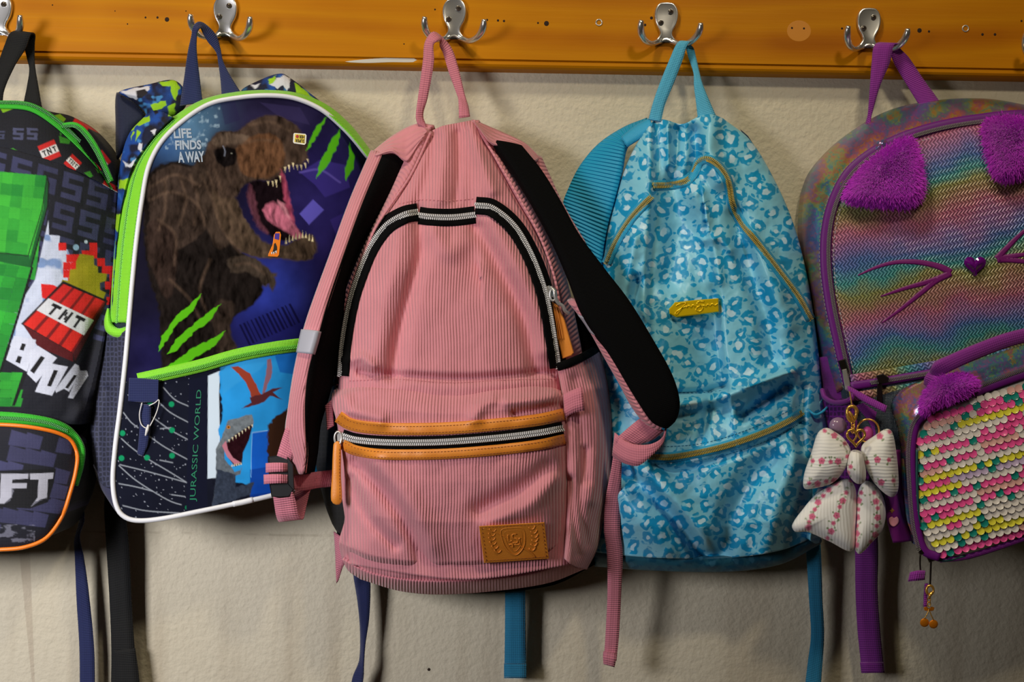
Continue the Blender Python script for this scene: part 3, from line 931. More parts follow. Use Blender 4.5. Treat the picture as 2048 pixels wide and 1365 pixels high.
# leather patch with pressed shield and laurels
pq = quadmap((958, 1053), (1089, 1045), (1098, 1118), (968, 1127))
pm = [pq(u, v) for u, v in ((0, 0), (.25, 0), (.5, 0), (.75, 0), (1, 0), (1, .5), (1, 1), (.75, 1), (.5, 1), (.25, 1), (0, 1), (0, .5))]
_pu, _pv = np.meshgrid(np.linspace(0, 1, 9), np.linspace(0, 1, 7)); _g = np.array([pq(a, b) for a, b in zip(_pu.ravel(), _pv.ravel())])
_A = np.c_[_g, np.ones(len(_g))]; _z = pk.d(_g[:, 0], _g[:, 1]); _c = np.linalg.lstsq(_A, _z, rcond=None)[0]; _off = np.max(_z - _A @ _c)
pplane = lambda x, y: _c[0] * np.asarray(x) + _c[1] * np.asarray(y) + _c[2] + _off
patch = plate('leather_patch', pm, lambda x, y: pplane(x, y) + 0.4, 1.4, M_LEATHER, pink, 0.5, 1.2, sink=4, label='tan leather patch pressed with a shield and laurel')
pd = lambda x, y: pplane(x, y) + 1.85
def emb(name, pts, r=0.5, closed=False, n=24):
    return ptube(name, [pq(*p) for p in pts], r, M_LEATHER, patch, n, 6, closed, df=pd, lift=-0.05)
emb('embossed_shield', [(.33, .14), (.5, .10), (.66, .14), (.67, .45), (.62, .68), (.5, .84), (.38, .68), (.33, .45)], .55, True, 40)
emb('embossed_shield', [(.38, .2), (.5, .17), (.62, .2), (.62, .45), (.58, .62), (.5, .74), (.42, .62), (.38, .45)], .35, True, 40)
for q in ([(.42, .28), (.42, .45), (.47, .45)], [(.55, .28), (.49, .28), (.49, .38), (.55, .40), (.55, .50), (.48, .50)], [(.50, .56), (.58, .55), (.58, .40), (.60, .40)], [(.42, .55), (.47, .55), (.47, .62)]):
    ptube('embossed_letter', [pq(*p) for p in q], 0.75, M_LEATHER, patch, 20, 6, df=pd, lift=0)
for s in (-1, 1):
    for k in range(6):
        a = 0.35 + k * 0.42
        u = .5 + s * (.33 - .02 * (k - 2) ** 2 * .35); v = .18 + k * .115
        emb('embossed_leaf', [(u, v), (u + s * .035, v - .05), (u + s * .045, v - .10)], .8, False, 8)
        emb('embossed_leaf', [(u, v), (u - s * .035, v - .03), (u - s * .05, v - .07)], .7, False, 8)
ptube('crease', [pq(.05, .06), pq(.25, .2), pq(.5, .5), pq(.75, .82), pq(.8, .95)], 0.35, M_LEATHER, patch, 30, 6, df=pd, lift=0.1)
stitches('stitching', [pq(.04, .05), pq(.5, .05), pq(.96, .05)], pd, 0.15, M_THREAD, patch, 6.5, .5, 4)
stitches('stitching', [pq(.04, .95), pq(.5, .95), pq(.96, .95)], pd, 0.15, M_THREAD, patch, 6.5, .5, 4)
stitches('stitching', [pq(.04, .08), pq(.04, .92)], pd, 0.15, M_THREAD, patch, 6.5, .5, 4)
stitches('stitching', [pq(.96, .08), pq(.96, .92)], pd, 0.15, M_THREAD, patch, 6.5, .5, 4)

# hang loop
strap('hang_loop', [(835, 248, 62, 858, 262, 60), (832, 232, 62, 846, 233, 58), (836, 195, 60, 855, 197, 58), (846, 120, 58, 868, 124, 58), (849, 88, 56, 867, 90, 58), (858, 70, 54, 875, 82, 58),
                    (868, 64, 50, 884, 80, 52), (884, 74, 44, 880, 92, 46), (903, 96, 42, 886, 106, 44), (918, 140, 46, 898, 146, 46), (930, 190, 50, 914, 190, 50), (937, 215, 54, 917, 200, 54), (940, 233, 58, 918, 236, 60)],
      M_PWEB, pink, 1.3, 90)

# left shoulder strap
pL = [(743, 304), (702, 400), (662, 510), (629, 600), (608, 665), (591, 740), (578, 820), (573, 870), (588, 925), (602, 944)]
pI = [(766, 310), (724, 410), (684, 520), (654, 610), (639, 665), (618, 740), (611, 800), (611, 860), (613, 912), (608, 948)]
pB = [(806, 313), (768, 388), (708, 482), (676, 560), (666, 640), (655, 720), (640, 790), (622, 850), (616, 905), (609, 946)]
dd = [78, 106, 128, 142, 147, 148, 148, 146, 142, 138]
strap('shoulder_strap', [(a[0], a[1], d - 8, b[0], b[1], d) for a, b, d in zip(pL, pI, dd)], M_CORD, pink, 5, 70, dome=1.2, k=8)
strap('strap_padding', [(a[0] - 3, a[1], d, b[0], b[1], max(60, d - 42)) for a, b, d in zip(pI, [(x + 16, y) for x, y in pB], dd)], M_BLACKF, pink, 4, 70, label='black inner side of the strap')
strap('reflective_band', [(606, 660, 141, 639, 663, 152), (601, 682, 142, 633, 686, 152), (596, 706, 142, 626, 709, 152)], M_REFLECT, pink, 5.6, 12, dome=1.5, k=6)
coons('mesh_side', [(655, 610), (664, 600), (672, 610)], [(672, 610), (664, 700), (672, 780), (672, 880), (690, 960), (690, 1070)], [(664, 1048), (676, 1066), (690, 1070)],
      [(655, 610), (630, 740), (622, 830), (632, 930), (650, 1010), (664, 1048)], lambda u, v, x, y: 70 + 34 * u + 4 * np.sin(v * 9), 16, 60, M_BMESH, pink, back=40, kd=False)
band('elastic_hem', [(622, 735), (632, 762), (652, 772), (676, 764)], 4, lambda x, y: 0 * x + 104, 2, M_BLACKF, pink, 30, 4, 1)
strap('strap_tail', [(668, 1064, 72, 690, 1080, 76), (671, 1110, 66, 690, 1122, 70), (672, 1150, 60, 684, 1140, 62), (673, 1167, 58, 677, 1160, 58)], M_PWEB, pink, 1.2, 24)
plate('side_tab', [(650, 812), (664, 798), (668, 852), (654, 861)], 112, 5, M_PWEB, pink, 1.0, 2)
strap('side_tab', [(1126, 790, 132, 1130, 836, 132), (1146, 780, 136, 1148, 826, 136), (1163, 774, 136, 1168, 822, 136), (1158, 776, 130, 1164, 822, 130)], M_PWEB, pink, 1.4, 20)
# lower end of the left strap: webbing and ladder buckle
strap('webbing', [(571, 856, 144, 598, 870, 142), (562, 885, 140, 592, 905, 140), (554, 912, 138, 582, 922, 138)], M_PWEB, pink, 1.4, 16)
def ladder():
    o = [(536, 914), (556, 911), (576, 911), (586, 930), (588, 956), (588, 981), (579, 995), (560, 997), (543, 995), (539, 972), (537, 940)]
    b = plate('buckle', o, 133, 5, M_BLACKPL, pink, 1.4, 3, 0, label='black plastic ladder buckle')
    plate('buckle_bar', [(574, 913), (587, 930), (588, 982), (576, 970)], 138, 2.5, M_BLACKPL, b, 1, 2)
    for y0, x0 in ((926, 533), (949, 529)):
        strap('webbing', [(x0 + 2, y0 + 2, 136, x0 + 4, y0 + 19, 136), (x0, y0 + 1, 142, x0, y0 + 20, 142), (x0 + 12, y0, 145, x0 + 12, y0 + 19, 145), (x0 + 30, y0, 145, x0 + 30, y0 + 18, 145), (575, y0 + 1, 139, 575, y0 + 18, 139)], M_PWEB, b, 1.6, 30)
ladder()
strap('webbing', [(546, 990, 137, 586, 984, 137), (549, 1012, 134, 592, 1006, 134), (553, 1034, 130, 598, 1030, 130), (559, 1044, 124, 606, 1038, 124), (572, 1032, 117, 612, 1014, 117), (588, 990, 112, 622, 976, 112), (596, 962, 110, 634, 956, 108)],
      M_PWEB, pink, 1.4, 50)
strap('webbing', [(584, 950, 130, 588, 980, 130), (606, 948, 120, 608, 982, 120), (634, 944, 106, 640, 976, 104), (670, 940, 92, 676, 974, 90)], M_PWEB, pink, 1.3, 24)

# right shoulder strap
kl = [(990, 287), (1030, 348), (1068, 412), (1106, 482), (1136, 552), (1164, 625), (1215, 705), (1258, 778), (1286, 822), (1303, 845), (1318, 853)]
kr = [(1040, 297), (1080, 345), (1116, 402), (1156, 474), (1207, 542), (1257, 606), (1305, 684), (1342, 752), (1356, 804), (1348, 838), (1328, 853)]
kd_ = [76, 88, 100, 112, 126, 138, 146, 150, 152, 151, 150]
strap('strap_padding', [(a[0], a[1], d + 1, b[0], b[1], d - 8) for a, b, d in zip(kl, kr, kd_)], M_BLACKF, pink, 9, 80, label='black inner side of the strap', dome=0.8, k=6)
el = [(1138, 598), (1170, 640), (1206, 704), (1240, 764), (1268, 815), (1290, 840), (1318, 855)]
er = [(1149, 606), (1184, 650), (1226, 716), (1262, 780), (1288, 824), (1304, 846), (1324, 856)]
strap('shoulder_strap', [(a[0], a[1], d - 12, b[0], b[1], d + 3) for a, b, d in zip(el, er, [126, 134, 145, 149, 151, 150, 149])], M_CORDY, pink, 4, 60, dome=1.5, k=5)
strap('reflective_band', [(1158, 624, 122, 1172, 632, 137), (1169, 639, 124, 1184, 649, 139), (1182, 660, 128, 1199, 670, 143)], M_REFLECT, pink, 4.6, 12, k=5, dome=1.6)
strap('strap_edge', [(1040, 300, 66, 1082, 314, 60), (1066, 350, 68, 1098, 350, 62), (1094, 396, 74, 1118, 394, 68), (1120, 440, 82, 1140, 436, 76), (1154, 492, 92, 1171, 488, 86)], M_CORDY, pink, 3, 30)
# webbing at the foot of the right strap
strap('webbing', [(1284, 834, 143, 1328, 862, 143), (1264, 850, 141, 1306, 880, 141), (1243, 868, 138, 1280, 890, 138), (1230, 880, 134, 1262, 905, 134)], M_PWEB, pink, 1.5, 26)
strap('webbing', [(1230, 866, 128, 1225, 912, 128), (1240, 875, 136, 1238, 922, 136), (1254, 884, 142, 1254, 929, 142), (1275, 890, 147, 1277, 932, 147), (1304, 888, 149, 1301, 914, 149), (1326, 874, 147, 1324, 890, 147), (1333, 850, 144, 1331, 868, 144)], M_PWEB, pink, 1.5, 50)
strap('strap_tail', [(1228, 900, 118, 1244, 905, 118), (1222, 940, 112, 1243, 945, 112), (1211, 1000, 100, 1242, 1000, 100), (1208, 1060, 88, 1240, 1060, 88), (1214, 1110, 78, 1245, 1105, 76), (1215, 1190, 66, 1242, 1190, 64), (1211, 1270, 58, 1238, 1270, 58), (1208, 1318, 55, 1233, 1322, 55)],
      M_PWEB, pink, 1.5, 70)
strap('strap_end_fold', [(1207, 1303, 58, 1233, 1308, 58), (1206, 1315, 59, 1232, 1320, 59), (1207, 1328, 57, 1229, 1334, 57)], M_PWEB, pink, 3.2, 12)
# ------------------------------------------------------------------ blue leopard print backpack
def leopard(name, base, ring, core, rough=0.38):
    def f(nt, b):
        t = uvn(nt)
        nz = N(nt, 'ShaderNodeTexNoise'); nz.inputs['Scale'].default_value = 0.045; nz.inputs['Detail'].default_value = 2
        nt.links.new(t, nz.inputs['Vector'])
        vm = N(nt, 'ShaderNodeVectorMath', operation='MULTIPLY_ADD')
        nt.links.new(nz.outputs['Color'], vm.inputs[0]); vm.inputs[1].default_value = (26, 26, 0); nt.links.new(t, vm.inputs[2])
        v = N(nt, 'ShaderNodeTexVoronoi', voronoi_dimensions='2D'); v.inputs['Scale'].default_value = 1 / 35.0; v.inputs['Randomness'].default_value = 0.72
        nt.links.new(vm.outputs[0], v.inputs['Vector'])
        sc = N(nt, 'ShaderNodeSeparateColor'); nt.links.new(v.outputs['Color'], sc.inputs[0])
        d = mth(nt, 'MULTIPLY', v.outputs['Distance'], mth(nt, 'MULTIPLY_ADD', sc.outputs[0], 0.42, 0.74))
        gap = noise(nt, t, 0.06, 1)
        outer = mth(nt, 'MULTIPLY_ADD', d, -22, 22 * 0.44, clamp=True)
        inner = mth(nt, 'MULTIPLY_ADD', d, -22, 22 * 0.19, clamp=True)
        g = mth(nt, 'MULTIPLY_ADD', gap, 16, -16 * 0.38, clamp=True)
        ringm = mth(nt, 'MULTIPLY', mth(nt, 'SUBTRACT', outer, inner, clamp=True), g)
        v2 = N(nt, 'ShaderNodeTexVoronoi', voronoi_dimensions='2D'); v2.inputs['Scale'].default_value = 1 / 24.0; v2.inputs['Randomness'].default_value = 1.0
        nt.links.new(vm.outputs[0], v2.inputs['Vector'])
        sp2 = mth(nt, 'MULTIPLY', mth(nt, 'MULTIPLY_ADD', v2.outputs['Distance'], -20, 20 * 0.20, clamp=True), mth(nt, 'MULTIPLY_ADD', d, 14, -14 * 0.44, clamp=True))
        cc = mixc(nt, inner, base, core)
        cc = mixc(nt, mth(nt, 'MAXIMUM', ringm, sp2), cc, ring)
        nt.links.new(cc, b.inputs['Base Color'])
        h = mth(nt, 'ADD', noise(nt, t, 0.016, 3), mth(nt, 'MULTIPLY', noise(nt, t, 0.06, 2), 0.2))
        bump(nt, b, h, 0.004, 0.45)
    return mat(name, base, rough, spec=0.5, build=f)
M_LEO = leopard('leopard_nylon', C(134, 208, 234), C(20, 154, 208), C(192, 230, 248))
M_LEOD = leopard('leopard_nylon_shade_dirt', C(34, 92, 112), C(14, 78, 104), C(48, 104, 128), 0.5)  # shade and some dirt at the pack's bottom put into this darker colour
M_TEAL = cloth('teal_nylon', C(30, 164, 212), 0.42, 2.4, 0.0002, spec=0.5)
M_TWEB = webbing('blue_webbing', C(84, 186, 226), 3.4)
M_TWEB2 = webbing('deep_blue_webbing', C(14, 120, 160), 3.4)
def _fan(nt, b):
    h = wave(nt, uvn(nt), 7.0, 'Y')
    bump(nt, b, h, 0.0012, 0.9)
M_FAN = mat('teal_ribbed_padding', C(18, 156, 202), 0.5, build=_fan)
blue = thing('backpack', P(1420, 1145, 60), 'light blue leopard print backpack with gold zips', 'backpack', 'school bags hanging on the rail')
bl_folds = [('s', [(1306, 256), (1308, 320), (1306, 400), (1300, 480), (1294, 560), (1300, 680)], 6, 8, 60),
            ('s', [(1418, 470), (1432, 560), (1437, 620), (1444, 700), (1456, 780)], 6, -11, 70),
            ('g', [(1388, 262), (1392, 310), (1382, 350)], 12, -8), ('g', [(1355, 262), (1352, 320), (1345, 365)], 12, -5), ('g', [(1336, 252), (1338, 330)], 9, 5), ('g', [(1425, 250), (1420, 300), (1440, 360)], 20, 7),
            ('g', [(1345, 380), (1352, 470), (1340, 560)], 26, -7), ('g', [(1395, 390), (1412, 480), (1425, 560)], 18, 6), ('g', [(1408, 480), (1440, 478), (1462, 500)], 9, 4),
            ('g', [(1470, 430), (1500, 540), (1530, 640), (1545, 720)], 17, -8), ('g', [(1500, 470), (1545, 560), (1580, 650)], 18, 4), ('g', [(1268, 480), (1250, 560), (1240, 660)], 15, 6),
            ('g', [(1276, 560), (1268, 620), (1282, 650)], 10, -6), ('g', [(1330, 788), (1400, 786), (1450, 775)], 7, -6), ('g', [(1340, 812), (1420, 800), (1500, 775), (1580, 745)], 15, 10),
            ('g', [(1488, 830), (1520, 810), (1575, 775)], 12, -12), ('g', [(1490, 775), (1560, 750), (1590, 742)], 8, 6), ('g', [(1420, 790), (1412, 840), (1405, 880)], 9, -5),
            ('g', [(1255, 945), (1300, 985), (1360, 1050), (1405, 1112)], 15, -11), ('g', [(1290, 950), (1350, 1010), (1410, 1080)], 26, 8), ('g', [(1240, 990), (1290, 1050), (1330, 1100)], 30, 7),
            ('g', [(1440, 1110), (1460, 1040), (1500, 960), (1540, 920)], 24, -9), ('g', [(1530, 1110), (1560, 1000), (1590, 920)], 26, 9), ('g', [(1310, 930), (1350, 945), (1420, 925), (1540, 880), (1600, 845)], 8, -5),
            ('g', [(1605, 780), (1600, 860), (1610, 950)], 10, -6)]
def dblue(u, v, x, y):
    d = ip(v, (0, 46), (.2, 50), (.6, 52), (1, 48)) + ip(v, (0, 10), (.15, 26), (.4, 42), (.62, 52), (.7, 63), (.78, 66), (.86, 65), (.93, 57), (1, 36)) * pr(u, 2.6, .6)
    return d + 1.9 * folds(x, y, bl_folds) + 7 * (fbm(x / 55, y / 65, 6, 4) - .46)
Lbl = [(1310, 237), (1277, 282), (1252, 335), (1233, 400), (1216, 470), (1206, 560), (1200, 700), (1194, 850), (1190, 1000), (1188, 1105)]
Rbl = [(1445, 236), (1500, 280), (1545, 352), (1585, 442), (1612, 542), (1630, 650), (1643, 760), (1650, 850), (1648, 950), (1636, 1072)]
bb = coons('main_panel', [(1310, 237), (1332, 240), (1365, 248), (1400, 232), (1424, 229), (1445, 236)], Rbl, [(1188, 1105), (1300, 1116), (1450, 1117), (1560, 1102), (1636, 1072)], Lbl,
           dblue, 170, 300, M_LEO, blue, back=16)
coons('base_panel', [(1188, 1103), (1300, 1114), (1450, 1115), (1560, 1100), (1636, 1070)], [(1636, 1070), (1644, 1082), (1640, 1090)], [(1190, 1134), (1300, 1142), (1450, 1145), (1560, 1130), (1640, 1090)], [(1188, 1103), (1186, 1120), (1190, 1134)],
      lambda u, v, x, y: 48 + 30 * pr(u, 2.6, .6) - 12 * v ** 2 + 4 * fbm(x / 25, y / 14, 5), 100, 12, M_LEOD, blue, back=16, kd=False)  # bottom strip of the pack, darkened in colour for shade and dirt
# zips
for zp in ([(1213, 528), (1230, 488), (1258, 442), (1282, 414), (1303, 394)],
           [(1307, 371), (1338, 370), (1372, 362), (1388, 345), (1398, 324), (1414, 318), (1436, 331), (1456, 362), (1466, 410), (1486, 450), (1515, 486), (1560, 545), (1598, 596), (1622, 640)],
           [(1296, 914), (1340, 915), (1400, 905), (1460, 890), (1530, 865), (1575, 844), (1605, 826)]):
    tp = band('zip_tape', zp, 10, bb.d, 0.8, M_TEAL, blue, 70, 4, 0.6)
    teeth('zip_teeth', zp, 6.2, bb.d, 1.3, M_BRASSZIP, tp, 3.2, h=1.7)
M_TTHREAD = mat('blue_thread', C(20, 120, 165), .8)
stitches('stitching', [(1300, 895), (1400, 888), (1500, 858), (1598, 812)], bb.d, 0.3, M_TTHREAD, blue, 7, .6, 4.5)
stitches('stitching', [(1310, 930), (1420, 918), (1530, 884), (1606, 845)], bb.d, 0.3, M_TTHREAD, blue, 7, .6, 4.5)
stitches('stitching', [(1352, 786), (1400, 786), (1440, 782)], bb.d, 0.3, M_TTHREAD, blue, 7, .6, 4.5)
# gold name plaque with a raised cursive signature
pl = plate('name_plaque', [(1338, 618), (1350, 605), (1395, 600), (1437, 597), (1438, 624), (1395, 630), (1352, 635), (1339, 628)], lambda x, y: 0 * x + 6 + float(np.max(bb.d(np.array([1345., 1390., 1425.]), np.array([620., 615., 612.])))), 2.2, M_PLAQUE, blue, 0.8, 2.2, label='gold metal plaque with cursive lettering', sink=8)
zd = 8.3 + float(np.max(bb.d(np.array([1345., 1390., 1425.]), np.array([620., 615., 612.]))))
for q in ([(1352, 612), (1362, 607), (1372, 606), (1366, 614), (1358, 624), (1353, 630), (1351, 626), (1360, 619), (1370, 614), (1374, 612), (1373, 616), (1378, 611), (1382, 615), (1386, 610), (1390, 614)],
          [(1408, 604), (1400, 603), (1394, 607), (1400, 611), (1406, 616), (1400, 623), (1392, 620), (1396, 614), (1408, 611), (1412, 613), (1416, 609), (1420, 612), (1424, 608), (1430, 611), (1436, 607)]):
    ptube('lettering', [(a, b, zd) for a, b in q], 0.75, M_PLAQUE, pl, 70, 6)
# hang loop
strap('hang_loop', [(1297, 240, 52, 1322, 244, 54), (1306, 205, 52, 1330, 210, 52), (1322, 160, 50, 1348, 166, 50), (1342, 112, 48, 1366, 118, 48), (1352, 90, 46, 1374, 92, 46), (1362, 82, 42, 1380, 84, 44), (1384, 92, 36, 1372, 90, 38),
                    (1392, 115, 36, 1376, 112, 36), (1400, 150, 40, 1387, 146, 40), (1406, 170, 44, 1388, 172, 44), (1416, 195, 48, 1392, 205, 48), (1432, 232, 52, 1396, 240, 52)], M_TWEB, blue, 1.4, 80)
# left shoulder strap, ribbed inner face
strap('shoulder_strap', [(1296, 240, 34, 1300, 262, 48), (1250, 258, 30, 1262, 284, 46), (1200, 290, 26, 1250, 300, 46), (1164, 330, 24, 1243, 345, 44), (1140, 375, 24, 1230, 400, 42), (1127, 415, 24, 1216, 450, 40), (1140, 470, 24, 1206, 510, 38), (1170, 540, 24, 1200, 580, 36)],
      M_FAN, blue, 6, 60, dome=2, k=10)
strap('strap_cover', [(1300, 237, 50, 1306, 256, 54), (1272, 252, 48, 1284, 274, 54), (1243, 275, 46, 1254, 294, 50)], M_TEAL, blue, 3, 16, dome=1)
plate('strap_cover', [(1480, 258), (1496, 272), (1508, 290), (1512, 300), (1496, 288)], 30, 6, mat('navy_edge', C(16, 60, 92), .6), blue, 1, 2)
# side pocket on the right
coons('side_pocket', [(1616, 815), (1632, 810), (1650, 792)], [(1650, 792), (1660, 850), (1662, 950), (1652, 1040), (1640, 1086)], [(1618, 1080), (1630, 1088), (1640, 1086)], [(1616, 815), (1622, 900), (1624, 1000), (1618, 1080)],
      lambda u, v, x, y: 76 * (1 - u) + 44 * u + 8 * pr(u, 2, .6) + 4 * fbm(x / 14, y / 30, 2), 16, 50, M_LEO, blue, back=20, kd=False)
ptube('elastic_hem', [(1614, 818, 82), (1632, 830, 84), (1652, 818, 74), (1661, 800, 54), (1650, 775, 48)], 1.3, M_TEAL, blue, 30, 8)
# hanging tails
strap('strap_tail', [(1010, 1150, 30, 1050, 1150, 30), (1010, 1240, 26, 1051, 1240, 26), (1009, 1325, 24, 1052, 1325, 24), (1009, 1357, 24, 1052, 1357, 24)], M_TWEB2, blue, 1.6, 30)
strap('strap_end_fold', [(1008, 1328, 26, 1053, 1328, 26), (1008, 1357, 26, 1053, 1357, 26)], M_TWEB2, blue, 2, 6)
strap('strap_tail', [(1610, 1070, 36, 1640, 1070, 36), (1614, 1130, 32, 1643, 1130, 34), (1618, 1200, 28, 1645, 1200, 30), (1622, 1270, 26, 1648, 1270, 26), (1615, 1330, 26, 1644, 1340, 28), (1607, 1400, 24, 1640, 1400, 28), (1605, 1440, 24, 1638, 1440, 26)], M_TWEB2, blue, 1.6, 50)
# ------------------------------------------------------------------ cat-eared rainbow backpack
PUR = C(150, 24, 160)
M_PURW = webbing('purple_webbing', C(150, 40, 160), 3.6)
M_PURWD = webbing('violet_webbing', C(112, 12, 132), 3.6)
M_PURC = cloth('purple_nylon', C(118, 14, 130), 0.5, 2.6, 0.0002, spec=0.45)
M_PURT = mat('purple_tape', C(110, 20, 128), 0.5)
M_FUR = mat('purple_fur', C(226, 50, 240), 0.6, sheen=0.5)
M_FURB = mat('purple_fur_skin', C(210, 40, 226), 0.9)
RAIN = [(0.0, C(20, 186, 184)), (0.15, C(170, 176, 80)), (0.33, C(200, 150, 104)), (0.5, C(226, 112, 154)), (0.68, C(176, 124, 210)), (0.85, C(62, 128, 222)), (1.0, C(20, 186, 184))]
def _knit(nt, b):
    t = uvn(nt)
    s = N(nt, 'ShaderNodeSeparateXYZ'); nt.links.new(t, s.inputs[0])
    x, y = s.outputs[0], mth(nt, 'MULTIPLY', s.outputs[1], -1.0)
    nz = noise(nt, t, 0.011, 3)
    ph = mth(nt, 'ADD', mth(nt, 'MULTIPLY_ADD', x, 0.21, -357.0), y)
    ph = mth(nt, 'ADD', ph, mth(nt, 'MULTIPLY_ADD', nz, 90, -45))
    ph = mth(nt, 'FRACT', mth(nt, 'MULTIPLY_ADD', ph, 1 / 172.0, -560 / 172.0 + 8))
    cc = ramp(nt, ph, RAIN)
    tri = mth(nt, 'PINGPONG', mth(nt, 'ADD', y, mth(nt, 'MULTIPLY', x, 0.22)), 6.5)
    k = mth(nt, 'SINE', mth(nt, 'MULTIPLY', mth(nt, 'ADD', x, mth(nt, 'MULTIPLY', tri, 0.9)), 2 * math.pi / 7.5))
    k = mth(nt, 'MULTIPLY_ADD', k, 0.5, 0.5)
    gr = mth(nt, 'GREATER_THAN', tri, 5.7)
    h = mth(nt, 'SUBTRACT', k, mth(nt, 'MULTIPLY', gr, 0.5))
    sil = mixc(nt, 0.25, cc, C(190, 180, 180))
    yarn = mixc(nt, k, mixc(nt, 0.7, cc, C(24, 22, 28)), sil)     # groove shade between foil chevrons put into the colour
    nt.links.new(yarn, b.inputs['Base Color'])
    bump(nt, b, h, 0.0008, 0.8)
M_KNIT = mat('rainbow_foil_knit', C(120, 120, 140), 0.36, 0.12, build=_knit)
def _holo(nt, b):
    t = uvn(nt)
    n = noise(nt, t, 0.014, 3)
    v = N(nt, 'ShaderNodeTexVoronoi', voronoi_dimensions='2D'); v.inputs['Scale'].default_value = 0.26
    nt.links.new(t, v.inputs['Vector'])
    s = N(nt, 'ShaderNodeSeparateXYZ'); nt.links.new(t, s.inputs[0])
    ph = mth(nt, 'ADD', mth(nt, 'MULTIPLY', n, 3.2), mth(nt, 'MULTIPLY', s.outputs[1], 0.004))
    sc = N(nt, 'ShaderNodeSeparateColor'); nt.links.new(v.outputs['Color'], sc.inputs[0])
    ph = mth(nt, 'FRACT', mth(nt, 'ADD', ph, mth(nt, 'MULTIPLY', sc.outputs[0], 0.34)))
    cc = ramp(nt, ph, [(0.0, C(90, 190, 170)), (0.17, C(190, 190, 90)), (0.34, C(220, 140, 90)), (0.5, C(206, 110, 160)), (0.68, C(150, 120, 200)), (0.85, C(90, 140, 200)), (1.0, C(90, 190, 170))])
    nt.links.new(mixc(nt, 0.32, cc, C(120, 116, 120)), b.inputs['Base Color'])
    h = mth(nt, 'ADD', mth(nt, 'MULTIPLY', sc.outputs[1], 0.25), mth(nt, 'MULTIPLY', noise(nt, t, 0.02, 3), 1.5))
    bump(nt, b, h, 0.0016, 0.8)
    b.inputs['Thin Film Thickness'].default_value = 420
    b.inputs['Thin Film IOR'].default_value = 1.6
M_HOLO = mat('holographic_foil', C(150, 150, 150), 0.24, 0.6, build=_holo)
M_GEM = mat('purple_gem', C(110, 6, 130), 0.08, 0.0, spec=0.8, coat=1.0)
M_WHISK = mat('purple_print', C(128, 24, 118), 0.5)
M_PMESH = mat('purple_air_mesh', C(72, 10, 84), 0.8, build=_mesh)

cat = thing('backpack', P(1960, 1050, 60), 'rainbow foil backpack with purple furry cat ears and whiskers', 'backpack', 'school bags hanging on the rail')
zarc = [(1700, 768), (1682, 690), (1665, 610), (1655, 530), (1657, 460), (1672, 400), (1700, 348), (1742, 311), (1800, 280), (1870, 257), (1950, 242), (2050, 233), (2150, 245), (2240, 290), (2296, 350), (2330, 450), (2342, 600), (2330, 690)]
oarc = [(1656, 800), (1640, 720), (1624, 620), (1610, 520), (1605, 430), (1621, 352), (1664, 296), (1722, 250), (1775, 222), (1840, 205), (1920, 197), (1990, 199), (2070, 214), (2190, 240), (2330, 320), (2390, 450), (2400, 600), (2390, 720)]
def dgus(u, v, x, y): return 34 + 66 * u + 16 * pr(u, 2, .7) + 7 * (fbm(x / 40, y / 40, 3) - .45) + folds(x, y, [('g', [(1725, 262), (1760, 280)], 14, 6), ('g', [(1640, 380), (1645, 470), (1660, 600)], 9, -5), ('g', [(1930, 215), (2010, 225)], 10, -6)])
coons('gusset', [oarc[0], zarc[0]], zarc, [oarc[-1], zarc[-1]], oarc, dgus, 18, 220, M_HOLO, cat, back=12, kd=False)
def dfr(u, v, x, y): return 98 + 16 * pr(u, 2.5, .6) * pr(v, 2.5, .6) + 4 * (fbm(x / 90, y / 90, 4) - .45)
front = coons('front_panel', zarc[6:15], zarc[14:18], [(1700, 768), (1860, 745), (2048, 716), (2330, 690)], [zarc[6], zarc[5], zarc[4], zarc[3], zarc[2], zarc[1], zarc[0]], dfr, 110, 90, M_KNIT, cat, back=30)
# zip round the front, with purple tape and white stitching
ztp = band('zip_tape', zarc, 11, lambda x, y: 0 * x + 99, 3, M_PURT, cat, 200, 4, 1.0, shift=-2)
teeth('zip_teeth', zarc, 4.2, lambda x, y: 0 * x + 99, 4.2, M_STEEL, ztp, 3.2, shift=2.5, h=1.4)
M_WTHREAD = mat('white_thread', C(190, 184, 190), .7)
M_SILPIPE = mat('silver_thread', C(150, 150, 155), .5)
zin = [((x - 2000) * .962 + 2000, (y - 560) * .955 + 562) for x, y in zarc]
stitches('stitching', zin, lambda x, y: 0 * x + 102, 1.0, M_WTHREAD, cat, 9, .8, 5.5)
stitches('stitching', [((x - 2000) * 1.045 + 2000, (y - 560) * 1.03 + 560) for x, y in zarc], lambda x, y: 0 * x + 99, 1.0, M_SILPIPE, cat, 8, .7, 5)
# lower part of the bag
M_DKNIT = cloth('dark_teal_foil', C(28, 44, 60), 0.4, 3, 0.0003, spec=.6)
coons('lower_pocket', [(1690, 772), (1860, 748), (2048, 720), (2330, 695)], [(2330, 695), (2330, 800), (2300, 1000)], [(1760, 1010), (1900, 1030), (2100, 1030), (2300, 1000)], [(1690, 772), (1702, 850), (1730, 950), (1760, 1010)],
      lambda u, v, x, y: 104 + 10 * pr(u) * pr(v), 30, 24, M_DKNIT, cat, back=20, kd=False)
zb_ = [(1702, 771), (1760, 762), (1860, 745), (1960, 728), (2060, 712)]
band('trim', [(a, b - 12) for a, b in zb_], 9, lambda x, y: 0 * x + 105, 3, M_KNIT, cat, 50, 4, .8)
tp = band('zip_tape', [(a, b + 2) for a, b in zb_], 8, lambda x, y: 0 * x + 106, 3, M_PURT, cat, 50, 4, .8)
teeth('zip_teeth', [(a + 40, b - 5) for a, b in zb_], 4.2, 108.5, 1.5, M_STEEL, tp, 3.2, h=1.4)
